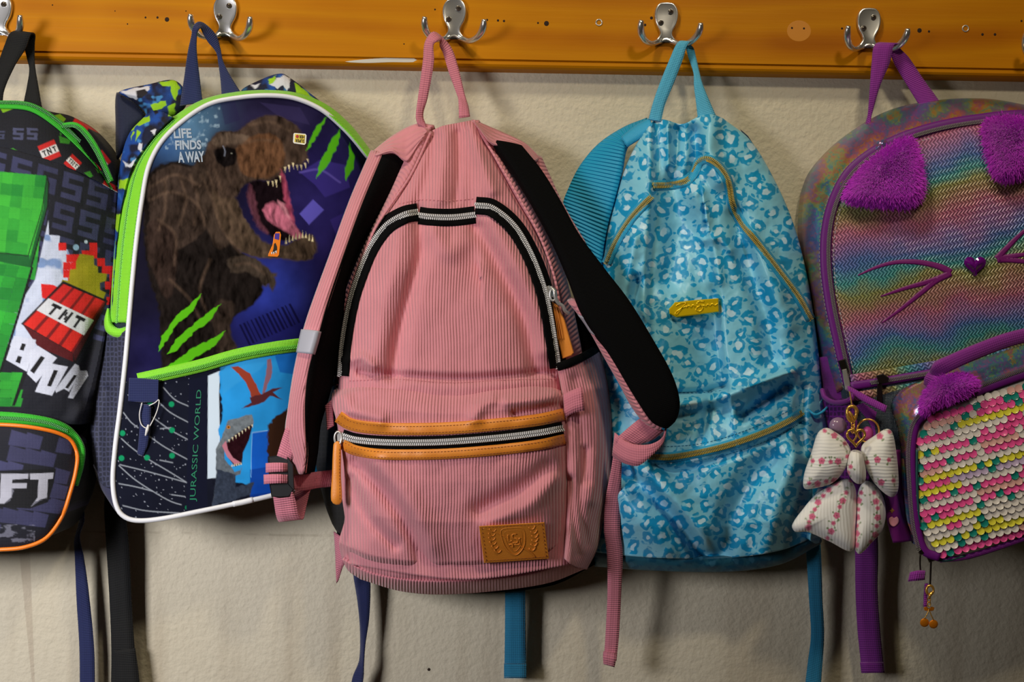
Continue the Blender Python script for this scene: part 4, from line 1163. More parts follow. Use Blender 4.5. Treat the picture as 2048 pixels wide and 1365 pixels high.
band('trim', [(a, b + 24) for a, b in zb_], 9, lambda x, y: 0 * x + 105, 3, M_KNIT, cat, 50, 4, .8)
plate('zip_slider', [(1752, 752), (1766, 748), (1778, 756), (1776, 766), (1758, 768)], 112, 4, M_DARKMETAL, cat, 1, 2)
plate('zip_pull', [(1754, 768), (1764, 766), (1766, 806), (1754, 808)], 111, 2.5, M_DARKMETAL, cat, .8, 2)
coons('side_panel', [(1638, 716), (1660, 714), (1690, 716)], [(1690, 716), (1706, 800), (1720, 900), (1760, 1030)], [(1700, 1010), (1720, 1030), (1760, 1030)], [(1638, 716), (1650, 800), (1664, 880), (1700, 1010)],
      lambda u, v, x, y: 52 + 46 * u + 5 * fbm(x / 20, y / 40, 2), 16, 50, M_PURC, cat, back=14, kd=False)
coons('mesh_pocket', [(1648, 800), (1676, 806), (1704, 796)], [(1704, 796), (1716, 850), (1740, 960)], [(1684, 960), (1712, 968), (1740, 960)], [(1648, 800), (1660, 860), (1684, 960)],
      lambda u, v, x, y: 66 + 46 * u + 6 * pr(u, 2, .7), 16, 40, M_PMESH, cat, back=40, kd=False)
ptube('elastic_hem', [(1644, 780, 66), (1650, 796, 74), (1672, 806, 96), (1700, 800, 116), (1708, 784, 114)], 2.4, M_PURC, cat, 30, 8)
# side slider with long steel pull
plate('zip_slider', [(1676, 722), (1690, 718), (1698, 742), (1684, 748)], 104, 5, M_DARKMETAL, cat, 1, 2.5)
plate('zip_pull', [(1684, 740), (1693, 738), (1701, 770), (1697, 784), (1690, 780)], 108, 2.5, M_STEEL, cat, .8, 2)
strap('pull_tab', [(1699, 786, 112, 1696, 772, 112), (1730, 806, 120, 1734, 792, 120), (1770, 826, 128, 1774, 812, 128)], M_PURW, cat, 3.5, 20, dome=1)
strap('pull_tab', [(1712, 812, 108, 1726, 806, 108), (1740, 850, 108, 1766, 838, 108), (1750, 900, 108, 1776, 880, 108)], M_PURC, cat, 3, 16)

# furry ears
def fur_ear(parent, outline, df, h, n, ln, name='ear', label=None, seed=1):
    o = sp(outline, 48, True)
    e = plate(name, outline, df, 2.0, M_FURB, parent, 1.0, 4, 48, label=label, dome=h, smooth=True, sink=2)
    r = np.random.default_rng(seed)
    c = o.mean(0)
    mn, mx = o.min(0), o.max(0)
    pts = []
    while len(pts) < n:
        q = mn + (mx - mn) * r.random((n, 2))
        ins = np.zeros(n, bool)
        for (x1, y1), (x2, y2) in zip(o, np.roll(o, -1, 0)):
            if y1 == y2: continue
            ins ^= ((y1 > q[:, 1]) != (y2 > q[:, 1])) & (q[:, 0] < (x2 - x1) * (q[:, 1] - y1) / (y2 - y1) + x1)
        pts += q[ins].tolist()
    q = np.array(pts[:n])
    rel = q - c
    dist, _ = pdist(q[:, 0], q[:, 1], np.vstack([o, o[0]]))
    k = np.clip(dist / 28, 0, 1)
    D0 = df(q[:, 0], q[:, 1]) + 1.5 + h * (1 - (1 - k) ** 2)
    out = rel / (np.linalg.norm(rel, axis=1, keepdims=True) + 1e-6)
    lean = out * (0.35 + 0.5 * (1 - k))[:, None] + r.normal(0, .35, q.shape) + np.array([0.05, .35])
    L = ln * (0.7 + .6 * r.random(n))
    tip = q + lean * L[:, None]
    mid = q + lean * L[:, None] * .5 + r.normal(0, .5, q.shape)
    Dt = D0 + L * .5 * (0.5 + .6 * k) + r.normal(0, .6, n); Dm = D0 + L * .5 * .35
    w = 0.75
    pe = np.stack([-lean[:, 1], lean[:, 0]], -1); pe /= np.linalg.norm(pe, axis=1, keepdims=True) + 1e-6
    V = np.stack([P(*(q - pe * w).T, D0 - 1), P(*(q + pe * w).T, D0 - 1), P(*(mid + pe * w * .9).T, Dm), P(*(mid - pe * w * .9).T, Dm), P(*tip.T, Dt)], 1).reshape(-1, 3)
    b = np.arange(n) * 5
    F = np.stack([b, b + 1, b + 2, b + 3], -1).tolist() + np.stack([b + 3, b + 2, b + 4], -1).tolist()
    mk('fur', V, F, M_FUR, e, smooth=False, kind='stuff')
    return e
fd = lambda x, y: front.d(x, y) + 3
fur_ear(cat, [(1690, 394), (1704, 362), (1732, 330), (1768, 300), (1802, 278), (1822, 276), (1832, 294), (1840, 330), (1845, 372), (1838, 396), (1818, 408), (1770, 408), (1720, 405)], fd, 14, 14000, 10, label='purple furry cat ear', seed=2)
fur_ear(cat, [(1968, 250), (1980, 238), (2040, 236), (2100, 240), (2110, 262), (2080, 320), (2040, 352), (2016, 358), (1992, 350), (1980, 318)], fd, 14, 14000, 10, label='purple furry cat ear', seed=3)
# whiskers and gem nose
for w in ([(1902, 546), (1885, 536), (1862, 529), (1830, 524), (1790, 525), (1752, 535), (1716, 551)], [(1902, 546), (1880, 556), (1850, 566), (1810, 577), (1762, 593)], [(1898, 548), (1872, 562), (1840, 588), (1800, 620), (1764, 646)],
          [(1994, 518), (2015, 495), (2040, 470), (2075, 440)], [(1994, 518), (2030, 512), (2080, 505)], [(1996, 519), (2030, 521), (2090, 530)]):
    band('whisker', w, [7, 5.5, 5, 4, 3, 1.2], front.d, 0.35, M_WHISK, cat, 60, 3, .05, sink=.3)
hx, hy = 1947, 530
heart = [(hx + 22 * math.sin(t) ** 3 + 3, hy - 1.35 * (13 * math.cos(t) - 5 * math.cos(2 * t) - 2 * math.cos(3 * t) - math.cos(4 * t))) for t in np.linspace(0, 2 * math.pi, 40, endpoint=False)]
g = plate('gem_nose', heart, lambda x, y: front.d(x, y) + 1, 3, M_GEM, cat, 1.5, 5, label='faceted purple heart gem', dome=3.5)
# hang loop and tail
strap('hang_loop', [(1730, 255, 40, 1738, 262, 48), (1736, 225, 46, 1744, 228, 46), (1740, 170, 50, 1760, 172, 50), (1744, 120, 50, 1780, 124, 50), (1748, 92, 48, 1788, 90, 50), (1760, 86, 44, 1798, 88, 46),
                    (1776, 100, 38, 1800, 96, 40), (1790, 130, 36, 1818, 116, 36), (1815, 172, 36, 1846, 158, 36), (1836, 206, 38, 1878, 202, 38), (1848, 226, 40, 1890, 222, 40)], M_PURW, cat, 1.6, 80)
strap('strap_tail', [(1706, 1010, 40, 1752, 1010, 40), (1710, 1100, 34, 1756, 1100, 34), (1711, 1180, 30, 1755, 1180, 30), (1715, 1260, 28, 1760, 1260, 28), (1721, 1320, 26, 1766, 1320, 26), (1723, 1346, 26, 1768, 1345, 26)], M_PURWD, cat, 1.8, 40)
strap('strap_end_fold', [(1720, 1326, 28, 1766, 1325, 28), (1723, 1347, 28, 1769, 1346, 28)], M_PURWD, cat, 2.2, 6)
# ------------------------------------------------------------------ sequinned lunch bag hanging in front of the cat backpack
lunch = thing('lunch_bag', P(1960, 1110, 140), 'small lunch bag covered in pastel sequins, purple handle and furry ear', 'lunch bag')
inn = [(1852, 1101), (1836, 1050), (1829, 960), (1829, 895), (1838, 852), (1866, 826), (1950, 794), (2048, 759), (2190, 714)]
out = [(1838, 1094), (1817, 1010), (1808, 925), (1799, 860), (1786, 812), (1803, 782), (1860, 757), (1950, 722), (2190, 648)]
def dlg(u, v, x, y): return 118 + 34 * u + 8 * pr(u, 2, .7) + 4 * (fbm(x / 20, y / 20, 5) - .4)
coons('gusset', [out[0], inn[0]], inn, [out[-1], inn[-1]], out, dlg, 14, 110, M_HOLO, lunch, back=112, kd=False)
M_SEQB = mat('sequin_backing', C(176, 168, 164), 0.5)
lf = coons('front_panel', inn[4:], [(2190, 714), (2216, 745), (2220, 990)], [(1852, 1101), (1882, 1117), (1930, 1109), (2048, 1073), (2220, 1010)], [inn[4], inn[3], inn[2], inn[1], inn[0]],
           lambda u, v, x, y: 151 + 5 * pr(u, 2.5, .6) * pr(v, 2.5, .6), 60, 50, M_SEQB, lunch, back=118)
zo = [(1880, 1116), (1850, 1103), (1833, 1052), (1825, 960), (1824, 895), (1834, 848), (1864, 820), (1950, 786), (2048, 750), (2190, 704)]
tp = band('zip_tape', zo, 8.5, lambda x, y: 0 * x + 151, 3, M_PURT, lunch, 120, 4, 1)
teeth('zip_teeth', [(1838, 1102), (1826, 1052), (1818, 960), (1817, 895), (1827, 846), (1860, 813), (1950, 776), (2048, 739), (2190, 692)], 4.5, 149, 5, M_STEEL, tp, 3.4, h=1.5)
ptube('piping', [(1930, 1113, 150), (1884, 1122, 150), (1856, 1108, 150), (1840, 1052, 153), (1834, 960, 155), (1834, 900, 155)], 1.2, mat('dark_teal_piping', C(30, 80, 80), .4), lunch, 50, 8)
band('base_trim', [(1880, 1121), (1935, 1115), (2050, 1078), (2220, 1016)], 5, lambda x, y: 0 * x + 147, 3, M_PURC, lunch, 40, 4, 1)
# handle
strap('handle', [(1858, 752, 140, 1872, 776, 134), (1866, 730, 158, 1882, 752, 152), (1898, 712, 164, 1908, 738, 162), (1950, 690, 168, 1958, 716, 166), (2010, 668, 168, 2016, 694, 166), (2060, 656, 166, 2064, 682, 164), (2160, 640, 158, 2164, 668, 156)], M_PURW, lunch, 5, 50, dome=1.5, k=6)
strap('handle_tab', [(1862, 740, 150, 1884, 745, 156), (1850, 754, 150, 1878, 766, 156), (1848, 768, 146, 1872, 784, 150)], M_PURW, lunch, 2, 14)
fur_ear(lunch, [(1842, 822), (1846, 795), (1862, 770), (1892, 752), (1926, 748), (1948, 758), (1954, 768), (1940, 784), (1910, 797), (1878, 810), (1856, 824)], lambda x, y: 0 * x + 158, 10, 7000, 9, label='purple furry ear on the bag', seed=5)
# sequins
SEQ = {'yellow': C(240, 232, 70), 'pink': C(250, 90, 164), 'clear': C(236, 228, 222), 'teal': C(24, 140, 128), 'blush': C(232, 178, 170), 'lilac': C(200, 180, 214)}
SEQM = {}
def sequin_mesh(nm, col):
    m = mat('sequin_' + nm, col, 0.32, 0.0, spec=0.5, coat=0.25, coatr=.2)
    R = 8.4 * 0.000446
    V = [(0, 0.00015, 0)]; F = []
    for r, y in ((.55, 0.00035), (1.0, -0.0003)):
        for k in range(12):
            a = 2 * math.pi * k / 12
            V.append((R * r * math.cos(a), y, R * r * math.sin(a)))
    for k in range(12):
        k2 = (k + 1) % 12
        F.append([0, 1 + k2, 1 + k]); F.append([1 + k, 1 + k2, 13 + k2, 13 + k])
    me = bpy.data.meshes.new('sequin'); me.from_pydata(V, [], F)
    me.polygons.foreach_set('use_smooth', [True] * len(F)); me.materials.append(m)
    return me
for k_, c_ in SEQ.items(): SEQM[k_] = sequin_mesh(k_, c_)
poly = np.array(sp(inn, 60).tolist() + [(2216, 745), (2220, 990)] + sp([(2220, 1010), (2048, 1073), (1930, 1109), (1882, 1117), (1852, 1101)], 30).tolist())
def inside(x, y, p):
    r = False
    for (x1, y1), (x2, y2) in zip(p, np.roll(p, -1, 0)):
        if (y1 > y) != (y2 > y) and x < (x2 - x1) * (y - y1) / (y2 - y1) + x1: r = not r
    return r
rs = np.random.default_rng(11)
spots = []
for r in range(-12, 34):
    for c in range(-2, 30):
        x = 1832 + c * 15.2 + (r % 2) * 7.6
        y = 820 + r * 13.2 - 0.27 * (x - 1832)
        if x < 2205 and inside(x, y, poly):
            dd_, _ = pdist(np.array([x]), np.array([y]), poly)
            if dd_[0] > 6: spots.append((x, y, r))
M_SEQREST = []
near = sorted([s for s in spots if s[0] < 2056], key=lambda s: s[0])
print('sequins in view', len(near), 'all', len(spots))
near_set = set(near[:300])
restV = []; restF = []; rest_i = []
matnames = list(SEQ)
_row = {}
def pick(x, y, r):
    # colours come in runs along each row, as brushed sequins do
    st = _row.get(r)
    if st is None or x >= st[1]:
        w = {0: ('yellow', 'yellow', 'pink'), 1: ('clear', 'clear', 'blush'), 2: ('pink', 'pink', 'pink'), 3: ('clear', 'pink', 'blush'), 4: ('yellow', 'clear', 'yellow'), 5: ('clear', 'lilac', 'pink'), 6: ('pink', 'yellow', 'clear')}[r % 7]
        st = (w[rs.integers(0, 3)], x + 15.2 * rs.integers(2, 8)); _row[r] = st
    q = rs.random()
    if q < .07 or (x < 1848 and q < .3): return 'teal'
    if q > .93: return 'clear'
    return st[0]
for (x, y, r) in sorted(spots, key=lambda s: (s[2], s[0])):
    nm = pick(x, y, r)
    d0 = float(lf.d(np.array([x]), np.array([y]))[0])
    loc = P(x, y, d0 + 1.6)
    rot = (-0.14 + rs.normal(0, .05), rs.normal(0, .1), rs.normal(0, .06))
    if (x, y, r) in near_set:
        o = bpy.data.objects.new('sequin', SEQM[nm]); COLL.objects.link(o)
        o.parent = lunch; o.location = loc - WLOC[lunch.name]; o.rotation_euler = rot
    else:
        Mx = Matrix.Translation(Vector(loc)) @ (Matrix.Rotation(rot[2], 4, 'Z') @ Matrix.Rotation(rot[1], 4, 'Y') @ Matrix.Rotation(rot[0], 4, 'X'))
        b = len(restV)
        me = SEQM[nm]
        restV += [tuple(Mx @ v.co) for v in me.vertices]
        for p_ in me.polygons: restF.append([b + i for i in p_.vertices]); rest_i.append(matnames.index(nm))
o = mk('sequins', np.array(restV), restF, SEQM[matnames[0]].materials[0], lunch, kind='stuff')
for nm in matnames[1:]: o.data.materials.append(SEQM[nm].materials[0])
o.data.polygons.foreach_set('material_index', rest_i)
# lower zip pulls
plate('zip_slider', [(1832, 1098), (1842, 1096), (1850, 1108), (1840, 1112)], 150, 5, M_DARKMETAL, lunch, 1, 2)
plate('zip_slider', [(1852, 1114), (1864, 1114), (1872, 1122), (1858, 1126)], 148, 5, M_DARKMETAL, lunch, 1, 2)
ptube('pull_wire', [(1841, 1106, 153), (1840, 1125, 151), (1841, 1142, 150)], 0.8, M_DARKMETAL, lunch, 14, 6)
ptube('pull_wire', [(1862, 1120, 152), (1861, 1150, 150), (1860, 1174, 149)], 0.9, M_DARKMETAL, lunch, 14, 6)
strap('pull_tab', [(1850, 1142, 151, 1848, 1160, 151), (1836, 1142, 153, 1832, 1162, 153), (1820, 1145, 151, 1816, 1164, 151)], M_PURW, lunch, 2.5, 12)
strap('pull_tab', [(1850, 1168, 147, 1856, 1168, 147), (1848, 1190, 146, 1854, 1190, 146), (1847, 1214, 145, 1853, 1214, 145)], M_PURW, lunch, 3, 12)

# ------------------------------------------------------------------ cherry charm
cherry = thing('cherry_charm', P(1858, 1256, 145), 'gold cherry charm dangling from the lunch bag zip', 'charm')
ring = [(1860 + 7 * math.cos(a), 1181 + 9 * math.sin(a), 150) for a in np.linspace(0, 6.28, 14, endpoint=False)]
cl = ptube('clasp', ring, [1.0, 1.3, 1.0], M_GOLD, cherry, 28, 8, True)
ptube('clasp_tail', [(1864, 1186, 150), (1860, 1192, 151), (1858, 1198, 150)], [1.6, 1.1], M_GOLD, cl, 8, 8)
for k in range(2):
    ptube('chain_link', [(1858 + 3 * math.cos(a), 1201 + 8 * k + 5 * math.sin(a), 149 + (1 - k) * 1.2 * math.cos(a)) for a in np.linspace(0, 6.28, 10, endpoint=False)], 0.5, M_GOLD, cherry, 16, 6, True)
M_CHERRY = mat('orange_gold_enamel', C(226, 132, 24), .3, .5)
for (x, y) in ((1849, 1246), (1867, 1249)):
    plate('cherry', [(x + 9 * math.cos(a) * (1 - .12 * (math.sin(a) < -.8)), y + 9 * math.sin(a)) for a in np.linspace(0, 6.28, 20, endpoint=False)], 145, 2.2, M_CHERRY, cherry, .8, 2, label='flat gold cherry', dome=.5)
    ptube('stem', [(x, y - 8, 147), ((x + 1858) / 2 + (2 if x < 1858 else -1), y - 20, 147), (1858, 1218, 147)], 0.5, M_GOLD, cherry, 12, 6)
for s in (-1, 1):
    plate('leaf', [(1858, 1218), (1858 + s * 5, 1214), (1858 + s * 11, 1216), (1858 + s * 9, 1222), (1858 + s * 3, 1223)], 146, 1.2, M_CHERRY, cherry, .4, 1)

# ------------------------------------------------------------------ fabric bow keychain
def pillow(name, outline, d0, h, m, parent, paint=None, n=110, rings=44, c=None, wr=None, label=None, back=6):
    o = sp(outline, n, True); c = o.mean(0) if c is None else np.array(c, float)
    t = np.linspace(0, 1, rings + 1)[:-1]
    X = c[0] + (o[None, :, 0] - c[0]) * (1 - t[:, None]); Y = c[1] + (o[None, :, 1] - c[1]) * (1 - t[:, None])
    D = d0 + h * np.sqrt(np.clip(1 - (1 - t[:, None]) ** 2.4, 0, 1)) + 0 * X
    if wr: D = D + wr(X, Y) * np.clip(t[:, None] * 5, 0, 1)
    X = np.append(X.ravel(), c[0]); Y = np.append(Y.ravel(), c[1]); D = np.append(D.ravel(), D[-1].mean())
    V = P(X, Y, D); F = []
    for a in range(rings - 1):
        for k in range(n):
            F.append([a * n + k, a * n + (k + 1) % n, (a + 1) * n + (k + 1) % n, (a + 1) * n + k])
    for k in range(n): F.append([(rings - 1) * n + k, (rings - 1) * n + (k + 1) % n, rings * n])
    b = len(V)
    oi = c + (o - c) * .8
    V = np.vstack([V, P(oi[:, 0], oi[:, 1], d0 - back)])
    for k in range(n): F.append([k, b + k, b + (k + 1) % n, (k + 1) % n])
    F.append([b + k for k in range(n)])
    col = None
    if paint:
        col = np.vstack([paint(X, Y), np.tile(C(225, 222, 214), (n, 1))])
    uv = np.vstack([np.stack([X, -Y], -1), np.stack([oi[:, 0], -oi[:, 1]], -1)])
    return mk(name, V, F, m, parent, uv, col, label=label, fix=True)
def crinkle(name, axis):
    def f(nt, b):
        w = wave(nt, uvn(nt), 6.5, axis, dist=6, dscale=0.02)
        bump(nt, b, w, 0.00032, 0.6)
    return mat(name, C(235, 232, 225), .85, attr=True, sheen=.2, build=f)
M_BOWH = crinkle('white_crinkle_cotton_h', 'Y'); M_BOWV = crinkle('white_crinkle_cotton_v', 'X')
def flower_rows(rows):
    def f(X, Y):
        p = Paint(X, Y, C(250, 248, 244)); r = np.random.default_rng(3)
        for row in rows:
            q = sp(row, 3 * max(2, int(np.sum(np.hypot(*np.diff(np.array(row, float), axis=0).T)) / 13)) // 3)
            for i, (x, y) in enumerate(q):
                x += r.normal(0, 1.5); y += r.normal(0, 1.5)
                R = 3.4 + 1.6 * (i % 2)
                for k in range(3):
                    a = r.random() * 6.28
                    p.line([(x, y), (x + 10 * math.cos(a), y + 10 * math.sin(a))], 1.5, C(120, 140, 90), 1.4, .8)
                    p.disc(x + 10 * math.cos(a), y + 10 * math.sin(a), 1.8, C(112, 140, 84), 1.6, .8)
                for k in range(5):
                    a = k * 1.2566 + i
                    p.disc(x + R * .8 * math.cos(a), y + R * .8 * math.sin(a), R * .62, C(226, 112, 150), 1.4)
                p.disc(x, y, 1.4, C(196, 60, 100), 1.4)
        return p.c
    return f
bow = thing('bow_keychain', P(1700, 1105, 140), 'white crinkled cotton bow with pink flowers clipped to a bag', 'bow')
pillow('tail', [(1693, 958), (1657, 974), (1631, 990), (1608, 1016), (1584, 1051), (1590, 1064), (1615, 1065), (1657, 1083), (1704, 1103), (1711, 1055), (1713, 990), (1706, 966)], 130, 15, M_BOWV, bow,
       flower_rows([[(1668, 972), (1640, 1000), (1624, 1030), (1616, 1060)], [(1692, 985), (1682, 1010), (1670, 1045), (1658, 1078)], [(1703, 960), (1672, 968)]]), c=(1665, 1030))
pillow('tail', [(1716, 984), (1732, 962), (1758, 980), (1771, 1014), (1766, 1058), (1741, 1089), (1719, 1109), (1710, 1098), (1713, 1040)], 128, 15, M_BOWV, bow,
       flower_rows([[(1719, 990), (1714, 1040), (1711, 1095)], [(1748, 985), (1756, 1020), (1755, 1060), (1745, 1085)]]), c=(1738, 1030))
pillow('loop', [(1652, 856), (1636, 866), (1622, 908), (1608, 950), (1608, 977), (1626, 978), (1666, 966), (1692, 936), (1702, 905), (1690, 880), (1670, 864)], 138, 17, M_BOWH, bow,
       flower_rows([[(1646, 866), (1672, 876), (1690, 888)], [(1626, 922), (1650, 920), (1676, 924), (1694, 918)], [(1618, 966), (1644, 966), (1670, 962)]]), c=(1660, 920))
pillow('loop', [(1773, 858), (1747, 873), (1725, 890), (1722, 906), (1733, 940), (1753, 972), (1782, 995), (1795, 986), (1797, 951), (1791, 893), (1784, 864)], 138, 17, M_BOWH, bow,
       flower_rows([[(1776, 868), (1760, 876)], [(1734, 926), (1752, 920), (1778, 918)], [(1742, 962), (1764, 966), (1786, 966)]]), c=(1762, 925))
pillow('knot', [(1702, 903), (1721, 903), (1729, 925), (1732, 950), (1728, 966), (1714, 968), (1701, 956), (1694, 940)], 146, 17, M_BOWV, bow, flower_rows([[(1698, 938), (1694, 950)]]), n=60, rings=24)
# hardware
ptube('cord', [(1699, 784, 118), (1702, 800, 128), (1704, 816, 138)], 0.7, M_GOLD, bow, 14, 6)
cl = ptube('lobster_clasp', [(1704 + 9 * math.cos(a) * (1 - .3 * math.sin(a)), 828 + 15 * math.sin(a), 142) for a in np.linspace(0, 6.28, 16, endpoint=False)], [1.5, 2.2, 1.5, 1.8], M_GOLD, bow, 34, 8, True)
ptube('clasp_gate', [(1698, 824, 143), (1704, 832, 144), (1708, 842, 143)], 1.3, M_GOLD, cl, 12, 8)
for k in range(3):
    ptube('chain_link', [(1706 + 3 * math.cos(a), 848 + 7 * k + 5 * math.sin(a), 143 + (k % 2) * 1.5 * math.cos(a)) for a in np.linspace(0, 6.28, 10, endpoint=False)], 0.7, M_GOLD, bow, 16, 6, True)
ptube('key_ring', [(1736 + 22 * math.cos(a), 862 + 23 * math.sin(a), 136 + 2 * math.cos(a)) for a in np.linspace(0, 6.28, 20, endpoint=False)], 0.9, M_GOLD, bow, 50, 6, True)
hh = [(1712 + 1.1 * 16 * math.sin(t) ** 3, 874 - 1.15 * (13 * math.cos(t) - 5 * math.cos(2 * t) - 2 * math.cos(3 * t) - math.cos(4 * t)), 158) for t in np.linspace(0, 2 * math.pi, 26, endpoint=False)]
ptube('heart_charm', hh, 1.2, M_GOLD, bow, 60, 8, True)
ptube('heart_charm_scroll', [(1708, 862, 158), (1713, 872, 158), (1706, 884, 158)], 0.8, M_GOLD, bow, 14, 6)
ball('bead', 1676, 852, 128, 18, 17, 6, mat('translucent_lilac', C(150, 120, 150), .2, spec=.6), bow, 18, 12, 'pale lilac bead')
ball('bead', 1735, 868, 130, 12, 15, 6, mat('pink_bead', C(190, 70, 150), .3), bow, 16, 10, 'pink bead')

# ------------------------------------------------------------------ purple wristlet with a peach badge
wr_ = thing('wristlet_strap', P(1800, 1088, 118), 'plum wristlet strap with a peach badge, beside the white bow', 'keychain')
M_PLUM = mat('plum_leatherette', C(112, 26, 110), .45)
b1 = strap('strap_front', [(1760, 900, 122, 1786, 900, 122), (1768, 960, 123, 1794, 960, 123), (1771, 1000, 124, 1797, 1000, 124), (1774, 1040, 124, 1804, 1034, 124), (1786, 1086, 122, 1823, 1082, 120)], M_PLUM, wr_, 2, 40, dome=.8, k=5)
strap('strap_back', [(1778, 900, 117, 1800, 900, 117), (1792, 990, 116, 1806, 990, 116), (1804, 1040, 115, 1814, 1036, 115), (1800, 1086, 118, 1823, 1082, 118)], M_PLUM, wr_, 2, 30)
M_PEACH = mat('peach_pink', C(226, 150, 160), .5)
plate('peach_badge', [(1778, 1038), (1784, 1034), (1788, 1037), (1794, 1034), (1798, 1042), (1794, 1050), (1787, 1054), (1780, 1049)], 125.5, 1.2, M_PEACH, wr_, .4, 1.2, 24, label='pink peach badge')
plate('star_badge', [(1784, 1016), (1786, 1020), (1790, 1022), (1786, 1024), (1784, 1028), (1782, 1024), (1778, 1022), (1782, 1020)], 125.5, 1.0, M_GOLD, wr_, .3, .6)
# ------------------------------------------------------------------ dinosaur print backpack
LIME = C(140, 226, 40)
M_LIME = webbing('lime_nylon', C(132, 218, 34), 3.0, .6, .0003)
M_LIMET = mat('lime_zip_teeth', C(96, 190, 20), .45)
M_WHITEP = mat('white_piping', C(226, 226, 230), .35)
M_NAVYW = webbing('navy_webbing', C(12, 28, 84), 3.4)
M_NAVY = cloth('navy_nylon', C(16, 24, 52), .7)
M_PRINTV = mat('glossy_printed_vinyl', C(128, 128, 128), .5, attr=True, spec=.0)
M_PRINTF = cloth('printed_fabric', C(128, 128, 128), .75, attr=True)
M_GMESH = mat('grey_air_mesh', C(34, 36, 52), .8, build=_mesh)
M_GREYN = cloth('slate_nylon', C(56, 56, 84), .6)
dino = thing('backpack', P(430, 1035, 60), 'backpack printed with a roaring brown dinosaur, lime green zips', 'backpack', 'school bags hanging on the rail')

def paint_dino(X, Y):
    p = Paint(X, Y, C(22, 20, 34))
    nz = fbm(X / 40, Y / 40, 2, 4); nf = fbm(X / 6, Y / 14, 8, 3)
    # background light of the picture
    p.glow(690, 420, 150, 190, C(46, 38, 104), .8)
    p.glow(540, 235, 110, 40, C(44, 38, 70), .8)
    p.glow(380, 235, 55, 70, C(96, 140, 176), .75)
    p.glow(335, 290, 36, 40, C(60, 100, 160), .5)
    p.glow(300, 720, 50, 70, C(40, 36, 90), .55)
    p.glow(535, 590, 70, 75, C(52, 68, 176), .8)
    p.glow(560, 660, 120, 50, C(30, 28, 96), .7)
    i = np.arange(len(X))
    p.c *= (0.55 + 0.9 * nz)[:, None]
    i = p.box(330, 195, 440, 300)
    p.mix(i, np.clip((fbm(X[i] / 9, Y[i] / 9, 5, 3) - .5) * 3, 0, .5), C(170, 196, 214))
    for q, c, a in (([(626, 399), (648, 420), (618, 450), (599, 428)], C(96, 88, 190), .9), ([(600, 345), (640, 320), (690, 330), (700, 375), (650, 395), (630, 370)], C(64, 52, 140), .6), ([(660, 440), (700, 420), (715, 470), (680, 490)], C(60, 48, 130), .6),
                    ([(440, 205), (470, 200), (480, 240), (450, 250)], C(40, 34, 70), .5), ([(520, 205), (600, 215), (620, 250), (560, 235)], C(60, 52, 96), .4)):
        p.poly(q, c, 2, a)
    p.line([(600, 345), (640, 340), (680, 365)], 4, C(110, 96, 190), 3, .5, 16)
    for k in range(14):                      # bar code
        x0 = 478 + k * 7.6
        w = 1.5 + 3.5 * hashn(k, 3, 1)
        p.poly([(x0, 650 - k * 3.2), (x0 + w, 649 - k * 3.2), (x0 + w + 20, 690 - k * 3.4), (x0 + 20, 691 - k * 3.4)], C(14, 12, 44), 1.6, .85)
    skin = C(66, 52, 44); dark = C(28, 23, 21); lite = C(104, 80, 62)
    def sk(pts, col, sm=0, al=1.0):
        p.poly(pts, col, 5.0, al, 2.0, sm)
    # body, legs, tail
    sk([(296, 350), (320, 330), (352, 322), (385, 332), (420, 345), (445, 420), (470, 490), (512, 530), (528, 575), (505, 612), (470, 632), (455, 690), (470, 715), (430, 730), (330, 745), (322, 690), (318, 620), (300, 560), (288, 480), (288, 400)], dark, 60)
    sk([(300, 360), (340, 330), (385, 340), (415, 370), (425, 430), (400, 470), (350, 500), (310, 470), (298, 410)], C(54, 43, 37), 40)
    sk([(385, 335), (420, 305), (440, 390), (470, 470), (440, 500), (410, 450), (395, 390)], C(56, 45, 38), 30)
    sk([(300, 440), (350, 470), (350, 560), (335, 600), (312, 560), (294, 500)], C(50, 38, 33), 30, .9)
    sk([(440, 600), (470, 610), (460, 660), (480, 715), (440, 722), (430, 670), (425, 630)], C(50, 40, 34), 24)
    sk([(455, 520), (500, 512), (528, 530), (545, 548), (553, 566), (545, 582), (536, 570), (528, 575), (520, 558), (495, 545), (465, 545)], C(62, 52, 44), 40)
    sk([(536, 548), (553, 545), (552, 552), (542, 556)], C(70, 58, 48))
    # head
    sk([(416, 345), (408, 310), (422, 276), (440, 264), (472, 262), (496, 246), (526, 232), (556, 232), (586, 246), (606, 268), (616, 300), (612, 322), (596, 330), (570, 336), (566, 356), (540, 362), (508, 362), (486, 372), (470, 396), (446, 400), (424, 384)], skin, 70)
    sk([(470, 300), (505, 272), (545, 268), (566, 290), (566, 330), (545, 352), (510, 356), (484, 346), (476, 322)], C(104, 70, 46), 40, .7)
    sk([(424, 280), (446, 268), (480, 268), (498, 276), (480, 288), (450, 290), (430, 292)], C(96, 80, 68), 24, .8)
    sk([(430, 300), (462, 294), (476, 312), (466, 330), (446, 334), (432, 320)], C(22, 18, 18), 24)
    p.line([(446, 292), (450, 302), (449, 312)], 2, C(120, 124, 140), 1.4, .9, 8)
    p.disc(463, 307, 1.6, C(130, 130, 120))
    # lower jaw and throat
    sk([(426, 380), (446, 398), (470, 396), (486, 430), (506, 462), (534, 486), (566, 492), (592, 480), (606, 470), (626, 472), (635, 492), (628, 514), (600, 523), (560, 518), (520, 516), (478, 500), (446, 462), (428, 420)], C(72, 58, 46), 60)
    sk([(502, 362), (540, 364), (566, 350), (574, 400), (584, 445), (604, 470), (570, 482), (536, 470), (512, 436), (500, 400)], C(20, 12, 16), 40)
    sk([(500, 366), (512, 400), (520, 440), (540, 470), (520, 460), (504, 430), (494, 396)], C(96, 54, 66), 24, .8)
